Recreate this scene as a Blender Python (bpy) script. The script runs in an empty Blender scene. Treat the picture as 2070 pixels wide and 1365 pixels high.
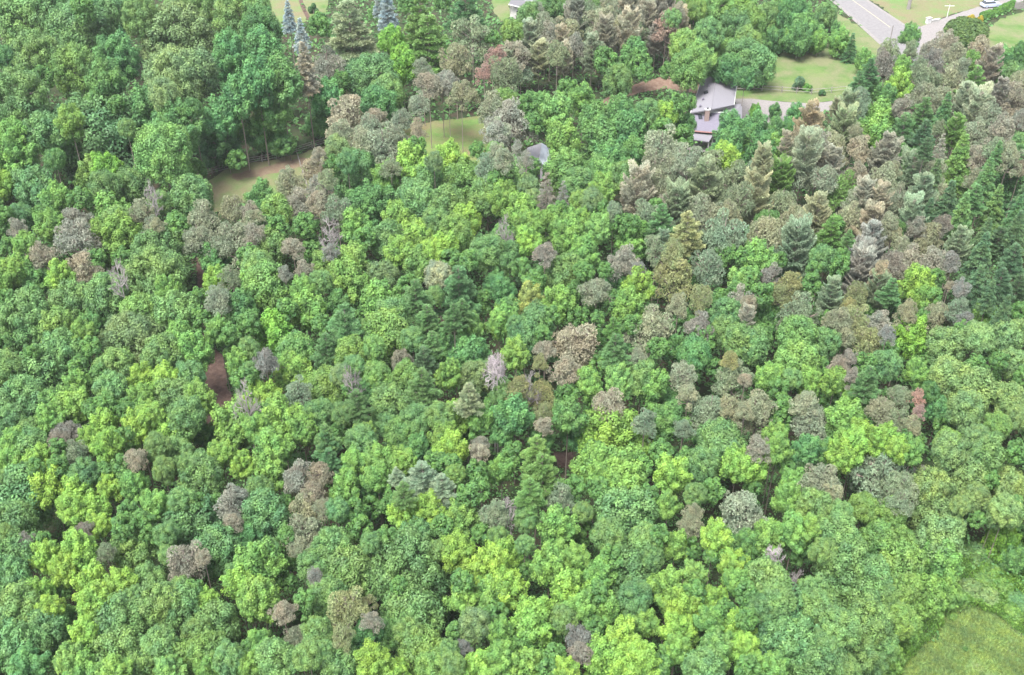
import bpy, math, random
import numpy as np
rng = np.random.default_rng(7)
random.seed(7)
R = math.radians
# ------------------------------------------------------------------ camera, sky, sun, exposure
CH, PITCH, F = 86.5, R(36.0), 2200.0          # camera height (m), downward pitch, focal length in photo pixels
scene = bpy.context.scene
cam_d = bpy.data.cameras.new("camera"); cam = bpy.data.objects.new("camera", cam_d)
scene.collection.objects.link(cam); scene.camera = cam
cam.location = (0, 0, CH); cam.rotation_euler = (R(90) - PITCH, 0, 0)
cam_d.sensor_width = 36.0; cam_d.lens = F / 2070 * 36.0; cam_d.clip_end = 3000; cam_d.clip_start = 0.5
world = bpy.data.worlds.new("World"); scene.world = world; world.use_nodes = True
wn = world.node_tree.nodes; sky = wn.new("ShaderNodeTexSky"); sky.sky_type = 'NISHITA'; sky.sun_disc = False
SUN_EL, SUN_AZ = 64.0, 215.0
sky.sun_elevation = R(SUN_EL); sky.sun_rotation = R(SUN_AZ); sky.dust_density = 2.5; sky.air_density = 1.0
hs = wn.new("ShaderNodeHueSaturation"); hs.inputs['Saturation'].default_value = 0.25      # thin cloud whitens the sky
world.node_tree.links.new(sky.outputs[0], hs.inputs['Color']); world.node_tree.links.new(hs.outputs[0], wn["Background"].inputs[0]); wn["Background"].inputs[1].default_value = 0.132
sd = bpy.data.lights.new("sun", 'SUN'); sd.energy = 2.2; sd.angle = R(28); sd.color = (1.0, 0.96, 0.88)
sun = bpy.data.objects.new("sun", sd); scene.collection.objects.link(sun)
sun.rotation_euler = (R(90 - SUN_EL), 0, R(180 - SUN_AZ))
scene.view_settings.view_transform = 'Standard'; scene.view_settings.look = 'None'
scene.view_settings.exposure = 1.88; scene.view_settings.gamma = 1
HAZE = 0.0001
scene.cycles.max_bounces = 5; scene.cycles.diffuse_bounces = 3; scene.cycles.glossy_bounces = 2
scene.cycles.transmission_bounces = 3; scene.cycles.volume_bounces = 0

ct, st = math.cos(PITCH), math.sin(PITCH)
def ray(px, py):
    x = (px - 1035.0) / F; y = (682.5 - py) / F
    return (x, ct + y * st, -st + y * ct)
def at(px, py, z=0.0):
    """the point at height z seen at photo pixel (px, py), and its depth"""
    d = ray(px, py); t = (CH - z) / -d[2]
    return (d[0] * t, d[1] * t, z), t
def G(px, py, z=0.0): return at(px, py, z)[0]
def proj(x, y, z):
    zz = y * ct - (z - CH) * st
    return 1035 + F * x / zz, 682.5 - F * (y * st + (z - CH) * ct) / zz

COL = scene.collection
def tag(o, label=None, cat=None, group=None, kind=None):
    if label: o["label"] = label
    if cat: o["category"] = cat
    if group: o["group"] = group
    if kind: o["kind"] = kind
    return o
def empty(name, loc, rz=0.0):
    o = bpy.data.objects.new(name, None); COL.objects.link(o); o.location = loc; o.rotation_euler = (0, 0, rz); o.empty_display_size = .3
    return o
def link(name, me, parent=None, loc=None):
    o = bpy.data.objects.new(name, me); COL.objects.link(o)
    if parent is not None: o.parent = parent
    if loc is not None: o.location = loc
    return o
# ------------------------------------------------------------------ materials
def new_mat(name):
    m = bpy.data.materials.new(name); m.use_nodes = True
    return m, m.node_tree.nodes, m.node_tree.links, m.node_tree.nodes["Principled BSDF"]
def mathn(n, l, op, a, b):
    x = n.new("ShaderNodeMath"); x.operation = op
    for i, v in enumerate((a, b)):
        if isinstance(v, (int, float)): x.inputs[i].default_value = v
        else: l.new(v, x.inputs[i])
    return x.outputs[0]
def mixc(n, l, fac, a, b, blend='MIX'):
    x = n.new("ShaderNodeMix"); x.data_type = 'RGBA'; x.blend_type = blend
    for k, v in ((0, fac), (6, a), (7, b)):
        if isinstance(v, (int, float)): x.inputs[k].default_value = v
        elif isinstance(v, tuple): x.inputs[k].default_value = (*v, 1) if len(v) == 3 else v
        else: l.new(v, x.inputs[k])
    return x.outputs[2]
def foliage_mat(name, warm, amount, trans=0.28, contrast=0.48, hues=((.86, .95, 1.02), (1.13, 1.05, .92))):
    m, n, l, p = new_mat(name)
    oi = n.new("ShaderNodeObjectInfo")
    a = n.new("ShaderNodeAttribute"); a.attribute_name = "rnd"
    c = n.new("ShaderNodeAttribute"); c.attribute_name = "clump"
    v = mathn(n, l, 'ADD', mathn(n, l, 'MULTIPLY', a.outputs['Fac'], contrast), 1.0 - contrast / 2)
    v2 = mathn(n, l, 'MULTIPLY', v, mathn(n, l, 'ADD', mathn(n, l, 'MULTIPLY', c.outputs['Fac'], 0.35), 0.83))
    col = mixc(n, l, 1.0, oi.outputs['Color'], mixc(n, l, 1.0, (1, 1, 1), v2, 'MULTIPLY'), 'MULTIPLY')
    tc = n.new("ShaderNodeTexCoord"); va = n.new("ShaderNodeVectorMath"); va.operation = 'ADD'; l.new(tc.outputs['Object'], va.inputs[0])
    sc_ = mathn(n, l, 'MULTIPLY', oi.outputs['Random'], 40.0); l.new(sc_, va.inputs[1])
    no = n.new("ShaderNodeTexNoise"); no.inputs['Scale'].default_value = 1.6; no.inputs['Detail'].default_value = 3; l.new(va.outputs[0], no.inputs[0])
    mr = n.new("ShaderNodeMapRange"); mr.inputs[1].default_value = .36; mr.inputs[2].default_value = .64; l.new(no.outputs[0], mr.inputs[0])
    hue = mixc(n, l, mr.outputs[0], *hues); col = mixc(n, l, 1.0, col, hue, 'MULTIPLY')
    w = mixc(n, l, 1.0, col, warm, 'MULTIPLY')
    fac = mathn(n, l, 'MULTIPLY', c.outputs['Fac'], amount)
    col = mixc(n, l, fac, col, w)
    l.new(col, p.inputs['Base Color']); p.inputs['Roughness'].default_value = .5
    p.inputs['Specular IOR Level'].default_value = .25
    t = n.new("ShaderNodeBsdfTranslucent"); l.new(col, t.inputs[0])
    mx = n.new("ShaderNodeMixShader"); mx.inputs[0].default_value = trans
    l.new(p.outputs[0], mx.inputs[1]); l.new(t.outputs[0], mx.inputs[2])
    l.new(mx.outputs[0], n["Material Output"].inputs[0])
    return m
M_LEAF = foliage_mat("broad_leaves", (1.26, 1.16, 0.78), 0.55)
M_NEED = foliage_mat("pine_needles", (1.02, 1.0, 0.95), 0.6, 0.3, 0.6, ((.93, .99, 1.0), (1.07, .99, .98)))
M_SPR = foliage_mat("spruce_needles", (1.1, 1.05, 0.9), 0.5, 0.15, 0.6)
def flat_mat(name, col, rough=.8, col2=None, scale=4.0, bump=0.0, detail=6, stretch=None, spec=.3):
    m, n, l, p = new_mat(name)
    p.inputs['Roughness'].default_value = rough; p.inputs['Specular IOR Level'].default_value = spec
    tc = n.new("ShaderNodeTexCoord"); mp = n.new("ShaderNodeMapping"); l.new(tc.outputs['Object'], mp.inputs[0])
    if stretch: mp.inputs['Scale'].default_value = stretch
    no = n.new("ShaderNodeTexNoise"); no.inputs['Scale'].default_value = scale; no.inputs['Detail'].default_value = detail
    l.new(mp.outputs[0], no.inputs[0])
    rp = n.new("ShaderNodeValToRGB"); rp.color_ramp.elements[0].position = .35; rp.color_ramp.elements[1].position = .65
    rp.color_ramp.elements[0].color = (*col, 1); rp.color_ramp.elements[1].color = (*(col2 or tuple(c * 1.25 for c in col)), 1)
    l.new(no.outputs[0], rp.inputs[0]); l.new(rp.outputs[0], p.inputs['Base Color'])
    if bump:
        b = n.new("ShaderNodeBump"); b.inputs['Strength'].default_value = bump; l.new(no.outputs[0], b.inputs['Height']); l.new(b.outputs[0], p.inputs['Normal'])
    return m
def ground_mat(name, cols, scales, rough=.95, bump=.4):
    """patchy ground: colours mixed by noises of several sizes"""
    m, n, l, p = new_mat(name); p.inputs['Roughness'].default_value = rough; p.inputs['Specular IOR Level'].default_value = .15
    tc = n.new("ShaderNodeTexCoord"); cur = cols[0]
    for i, (c, s) in enumerate(zip(cols[1:], scales)):
        no = n.new("ShaderNodeTexNoise"); no.inputs['Scale'].default_value = s; no.inputs['Detail'].default_value = 7; no.inputs['Roughness'].default_value = .65
        mp = n.new("ShaderNodeMapping"); mp.inputs['Location'].default_value = (i * 31.7, i * 11.3, 0); l.new(tc.outputs['Object'], mp.inputs[0]); l.new(mp.outputs[0], no.inputs[0])
        rp = n.new("ShaderNodeMapRange"); rp.inputs[1].default_value = .42; rp.inputs[2].default_value = .6; l.new(no.outputs[0], rp.inputs[0])
        cur = mixc(n, l, rp.outputs[0], cur, c)
    no = n.new("ShaderNodeTexNoise"); no.inputs['Scale'].default_value = 3.2; no.inputs['Detail'].default_value = 8; no.inputs['Roughness'].default_value = .8; l.new(tc.outputs['Object'], no.inputs[0])
    g = mathn(n, l, 'ADD', mathn(n, l, 'MULTIPLY', no.outputs[0], 1.1), .45)
    cur = mixc(n, l, 1.0, cur, mixc(n, l, 1.0, (1, 1, 1), g, 'MULTIPLY'), 'MULTIPLY')
    l.new(cur, p.inputs['Base Color'])
    b = n.new("ShaderNodeBump"); b.inputs['Strength'].default_value = bump; b.inputs['Distance'].default_value = .3; l.new(no.outputs[0], b.inputs['Height']); l.new(b.outputs[0], p.inputs['Normal'])
    return m
M_BARK = flat_mat("bark", (.13, .11, .095), .9, (.2, .17, .15), 3, .3, stretch=(1, 1, .25))
M_PBARK = flat_mat("pine_bark", (.25, .2, .175), .9, (.22, .19, .17), 3, .3, stretch=(1, 1, .25))
M_DEAD = flat_mat("dead_wood", (.22, .20, .20), .9, (.30, .275, .275), 3)
M_PALE = flat_mat("pale_dead_wood", (.29, .255, .27), .9, (.38, .34, .355), 3)
# ------------------------------------------------------------------ mesh helpers
class Soup:
    """collects quads and triangles with per-face attributes and material slots"""
    def __init__(s): s.v = []; s.f = []; s.r = []; s.c = []; s.m = []; s.nv = 0
    def quads(s, P, rnd, cl, mat=0):            # P (n,4,3)
        n = len(P); s.v.append(P.reshape(-1, 3)); s.f.append(np.arange(n * 4).reshape(n, 4) + s.nv); s.nv += n * 4
        s.r.append(np.broadcast_to(rnd, n)); s.c.append(np.broadcast_to(cl, n)); s.m.append(np.full(n, mat))
    def tube(s, pts, rad, mat=1, sides=5, cl=.5):
        pts = np.asarray(pts, float); k = len(pts); V = []
        for i in range(k):
            d = pts[min(i + 1, k - 1)] - pts[max(i - 1, 0)]; d /= np.linalg.norm(d) + 1e-9
            a = np.cross(d, (0.3, .9, .2)); a /= np.linalg.norm(a) + 1e-9; b = np.cross(d, a)
            t = np.arange(sides) * 2 * math.pi / sides
            V.append(pts[i] + rad[i] * (np.cos(t)[:, None] * a + np.sin(t)[:, None] * b))
        V = np.array(V); j = np.arange(sides); j2 = (j + 1) % sides
        P = np.stack([V[:-1][:, j], V[:-1][:, j2], V[1:][:, j2], V[1:][:, j]], 2).reshape(-1, 4, 3)
        s.quads(P, .5, cl, mat)
    def mesh(s, name, mats):
        v = np.concatenate(s.v); f = np.concatenate(s.f).astype(np.int32); n = len(f)
        me = bpy.data.meshes.new(name); me.vertices.add(len(v)); me.vertices.foreach_set("co", v.astype(np.float32).ravel())
        me.loops.add(n * 4); me.loops.foreach_set("vertex_index", f.ravel())
        me.polygons.add(n); me.polygons.foreach_set("loop_start", np.arange(n, dtype=np.int32) * 4)
        me.polygons.foreach_set("material_index", np.concatenate(s.m).astype(np.int32))
        for nm, arr in (("rnd", s.r), ("clump", s.c)):
            a = me.attributes.new(nm, 'FLOAT', 'FACE'); a.data.foreach_set("value", np.concatenate(arr).astype(np.float32))
        for m in mats: me.materials.append(m)
        me.update(calc_edges=True); return me
def unit(a): return a / (np.linalg.norm(a, axis=-1, keepdims=True) + 1e-9)
def rdir(n, up=0.0):
    d = rng.normal(size=(n, 3)); d[:, 2] += up; return unit(d)
def leaves(P, N, size, asp=.62):
    """rhombic leaves (n,4,3) at P facing N"""
    n = len(P); u = unit(np.cross(N, rdir(n))); v = np.cross(N, u)
    size = np.broadcast_to(size, n) * rng.uniform(.5, 1.45, n)
    a = (u * size[:, None]); b = v * (size * asp)[:, None]; bend = N * (size * .25)[:, None]
    return np.stack([P - a - bend, P - b, P + a - bend, P + b], 1)
def blades(P, D, L, W):
    """narrow needle sprays from P along D"""
    n = len(P); s = unit(np.cross(D, rdir(n))) * (np.broadcast_to(W, n) * .5)[:, None]; e = P + D * np.broadcast_to(L, n)[:, None]
    return np.stack([P - s * .5, P + s * .5, e + s, e - s], 1)
def fib(n):
    i = np.arange(n) + .5; ph = np.arccos(1 - 2 * i / n); th = math.pi * (1 + 5 ** .5) * i
    return np.stack([np.cos(th) * np.sin(ph), np.sin(th) * np.sin(ph), np.cos(ph)], 1)
def limbs(s, n, zb, reach, r0=.05, mat=1, lift=.5):
    for k in range(n):
        a = k * 2.4 + rng.uniform(-.4, .4); z0 = rng.uniform(zb, .2); rr = reach * rng.uniform(.6, 1)
        e = np.array([math.cos(a) * rr, math.sin(a) * rr, z0 + lift * rr * rng.uniform(.6, 1.2)])
        b = np.array([0, 0, z0]); m_ = (b + e) / 2 + rng.normal(size=3) * .06 - np.array([0, 0, .05])
        s.tube([b, m_, e], [r0, r0 * .6, r0 * .25], mat, 4)
# crown variants are modelled at radius 1, centred on the crown's middle
def crown_maple(nl=54, per=300, leaf=.046, point=1.45, lr=.235, low=-.9, cone=.12):
    s = Soup(); d = fib(nl) + rng.normal(size=(nl, 3)) * .2; d = unit(d); bump = unit(rng.normal(size=(4, 3)))
    for k in range(nl):
        if d[k, 2] < low: continue
        env = rng.uniform(.62, 1.04) * (.82 + .3 * np.max(bump @ d[k])) * (1.12 if rng.random() < .12 else 1)
        c = d[k] * (.84 * env); c[:2] *= 1 - cone * c[2]
        ax = unit(d[k] * np.array([1, 1, .7]) * .8 + np.array([0, 0, .8]) + rng.normal(size=3) * .12)
        r = lr * rng.uniform(.65, 1.3); n = int(per * (r / lr) ** 2)
        q = rdir(n, .25); t = (q @ ax); perp = q - t[:, None] * ax
        tt = np.clip(t, 0, 1)
        P = perp * (r * (1 - .45 * tt))[:, None] + ax * (t * r * np.where(t > 0, point, .9))[:, None]
        P += rng.normal(size=(n, 3)) * r * .17; P = P + c - ax * r * .3
        N = unit(perp + ax * (tt * .8)[:, None] + rdir(n) * .48 + np.array([0, 0, .45]))
        s.quads(leaves(P, N, leaf), rng.random(n), np.clip(rng.uniform(0, 1) * .6 + .45 * t + rng.normal(size=n) * .08, 0, 1))
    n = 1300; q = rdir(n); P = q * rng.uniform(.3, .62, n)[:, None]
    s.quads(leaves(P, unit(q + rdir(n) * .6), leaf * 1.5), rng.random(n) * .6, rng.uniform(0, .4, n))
    limbs(s, 6, -.8, .7)
    s.tube([(0, 0, -1.0), (0.02, 0, -.3), (0, .03, .5)], [.06, .045, .015], 1, 5)
    return s.mesh("leafy_crown", [M_LEAF, M_BARK])
def crown_round(nl=90, per=175, leaf=.039, lr=.2):
    s = Soup(); d = unit(fib(nl) + rng.normal(size=(nl, 3)) * .12)
    bump = rng.normal(size=(5, 3)); bump = unit(bump)
    for k in range(nl):
        if d[k, 2] < -.75: continue
        env = 1 + .26 * np.max(bump @ d[k]) - .2 + rng.uniform(-.16, .08)
        c = d[k] * (.85 * env); r = lr * rng.uniform(.7, 1.35); n = int(per * (r / lr) ** 2)
        q = rdir(n, .2); P = c + q * r * rng.uniform(.72, 1.25, n)[:, None]
        N = unit(q + rdir(n) * .5 + np.array([0, 0, .35]))
        s.quads(leaves(P, N, leaf), rng.random(n), np.clip(rng.uniform(0, .8) + rng.normal(size=n) * .12, 0, 1))
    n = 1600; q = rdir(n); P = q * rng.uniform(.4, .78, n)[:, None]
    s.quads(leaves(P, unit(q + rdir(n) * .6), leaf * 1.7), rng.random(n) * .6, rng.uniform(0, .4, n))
    limbs(s, 7, -.8, .8)
    s.tube([(0, 0, -1.0), (0.02, 0, -.3), (0, .03, .5)], [.06, .045, .015], 1, 5)
    return s.mesh("round_crown", [M_LEAF, M_BARK])
def crown_pine(npf=34, tufts=2700, L=.065, W=.03, flat=1.0, low=-.7, cone=.25, thin=1.0):
    s = Soup(); d = unit(fib(npf) + rng.normal(size=(npf, 3)) * .3); bump = unit(rng.normal(size=(3, 3)))
    cs = []
    for k in range(npf):
        if d[k, 2] < low: continue
        r = rng.uniform(.15, .29); env = .80 + .3 * np.max(bump @ d[k])
        c = d[k] * np.array([1, 1, flat]) * (1.05 - r) * rng.uniform(.62, 1.1) * env; c[:2] *= 1 - cone * c[2]; cs.append((c, r))
    for k in range(5): cs.append((rdir(1)[0] * .35, .32))
    tot = sum(r * r for _, r in cs)
    for c, r in cs:
        n = int(tufts * r * r / tot); q = rdir(n, .35)
        P = c + q * (r * (rng.uniform(.7, 1.0, n) ** .5))[:, None] * np.array([1.15, 1.15, .8])
        cl = rng.uniform(0, .85); axis = unit(q + np.array([0, 0, .7]) + rdir(n) * .35)
        rnd = rng.random(n)
        s.quads(leaves(P, unit(axis + q * .5 + rdir(n) * .3), .05, .5), rnd, np.clip(cl + (rnd - .5) * .25 - .3 * q[:, 2], 0, 1))
        for j in range(3):
            D = unit(axis + rdir(n) * .8); rnd = rng.random(n)
            s.quads(blades(P, D, L * rng.uniform(.6, 1.2, n), W), rnd, np.clip(cl + (rnd - .5) * .25 - .3 * q[:, 2], 0, 1))
        b = np.array([0, 0, c[2] * .6 - .35]); m_ = (b + c) / 2 + rng.normal(size=3) * .06
        s.tube([b, m_, c, c + unit(c - b + 1e-3) * r * .5], [.028, .022, .01, .004], 1, 4)
        for j in range(3):
            e = c + rdir(1, .3)[0] * r * .9; s.tube([m_ * .3 + c * .7, (c + e) / 2 + rng.normal(size=3) * .02, e], [.012, .009, .003], 1, 3)
    s.tube([(0, 0, -1.0), (0.02, 0, -.3), (0, .03, .75)], [.06, .045, .012], 1, 5)
    return s.mesh("pine_crown", [M_NEED, M_PBARK])
def crown_whorl(levels=9, per=6, top=1.25, bot=-1.1, L=.11, W=.028, droop=.15, tuft=26, prof=.75, mat=None, bark=None, spread=.13, nm="whorled_crown", rise=None, jit=1.0):
    """branches in tiers, each a plume of needle sprays: white pine and spruce"""
    s = Soup(); s.tube([(0, 0, bot - .2), (0, 0, 0), (0, 0, top)], [.05, .035, .006], 1, 5)
    n0 = 700
    for i in range(levels):
        f = (i + .3) / levels; z = top + (bot - top) * f; R0 = min(1.0, (f * 1.12 + .06) ** prof)
        k = max(4, int(per * (.6 + .6 * f)))
        for j in range(k):
            a = j * 2 * math.pi / k + i * 1.3 + rng.uniform(-.3, .3); rr = R0 * rng.uniform(.72, 1.12); zz = min(top - .02, z + rng.uniform(-.5, .5) * (top - bot) / levels * jit)
            h = np.array([math.cos(a), math.sin(a), 0.]); side = np.array([-h[1], h[0], 0.])
            ts = np.linspace(.08, 1, 7); up = rise if rise is not None else (.18 if droop < .2 else .02)
            pts = np.array([[0, 0, zz]]) + ts[:, None] * rr * h + np.array([0, 0, 1.]) * (rr * (up * ts - droop * ts ** 2 + (.10 * ts ** 3)))[:, None]
            s.tube(pts, .014 * (1.1 - ts) * (rr + .3), 1, 3)
            n = int(tuft * (rr * 9 + 2)); t = rng.uniform(.12, 1.0, n) ** .8; idx = t * rr
            base = np.array([0, 0, zz]) + idx[:, None] * h + np.array([0, 0, 1.]) * (rr * (up * t - droop * t ** 2 + .1 * t ** 3))[:, None]
            wd = (spread * (1.35 - t) + .03) * (.5 + rr)
            off = rng.uniform(-1, 1, n); P = base + side * (off * wd)[:, None]; P[:, 2] -= (np.abs(off) * wd * (.15 + droop))
            P[:, 2] += rng.uniform(-.5, .5, n) * .06
            cl = rng.uniform(0, .7)
            for q in range(2):
                D = unit(h * .8 + side * (off * .9)[:, None] + np.array([0, 0, .35 - droop]) + rdir(n) * .55); rnd = rng.random(n)
                s.quads(blades(P, D, L * rng.uniform(.6, 1.25, n), W), rnd, np.clip(cl + .35 * t + rng.normal(size=n) * .08, 0, 1))
    return s.mesh(nm, [mat or M_NEED, bark or M_PBARK])
def branch_tree(h=1.0, depth=4, spread=.55, wood=None, nm="bare_branches", up=.35, n0=8, zr=(.35, .92)):
    """leafless crown, unit height from 0 to 1, radius about .4"""
    s = Soup()
    def grow(p, d, L, r, lv):
        q = p + d * L * .5 + rng.normal(size=3) * L * .05; e = q + unit(d + rng.normal(size=3) * .15)* L * .5
        s.tube([p, q, e], [r, r * .8, r * .55], 0, 4 if lv < 2 else 3)
        if lv >= depth: return
        for k in range(3 if lv < 3 else 5):
            t = rng.uniform(.35, 1); b = p + (e - p) * t
            nd = unit(d * .8 + rdir(1)[0] * spread * 1.4 + np.array([0, 0, up * .4]))
            grow(b, nd, L * rng.uniform(.5, .78), r * .62, lv + 1)
    s.tube([(0, 0, 0), (.01, 0, .5), (0, .01, 1)], [.015, .011, .004], 0, 6)
    for k in range(n0):
        z = rng.uniform(*zr); a = k * 2.4; grow(np.array([0, 0, z]), unit(np.array([math.cos(a), math.sin(a), up + .3])), .24 * (1.25 - z), .0065, 1)
    return s.mesh(nm, [wood])
def trunk_mesh(bark, r=.5, bend=.02):
    s = Soup(); s.tube([(0, 0, -.01), (0, 0, .04), (bend, 0, .4), (0, bend, .75), (0, 0, 1)], [r * 1.5, r, r * .85, r * .7, r * .5], 0, 8)
    return s.mesh("trunk", [bark])

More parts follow.
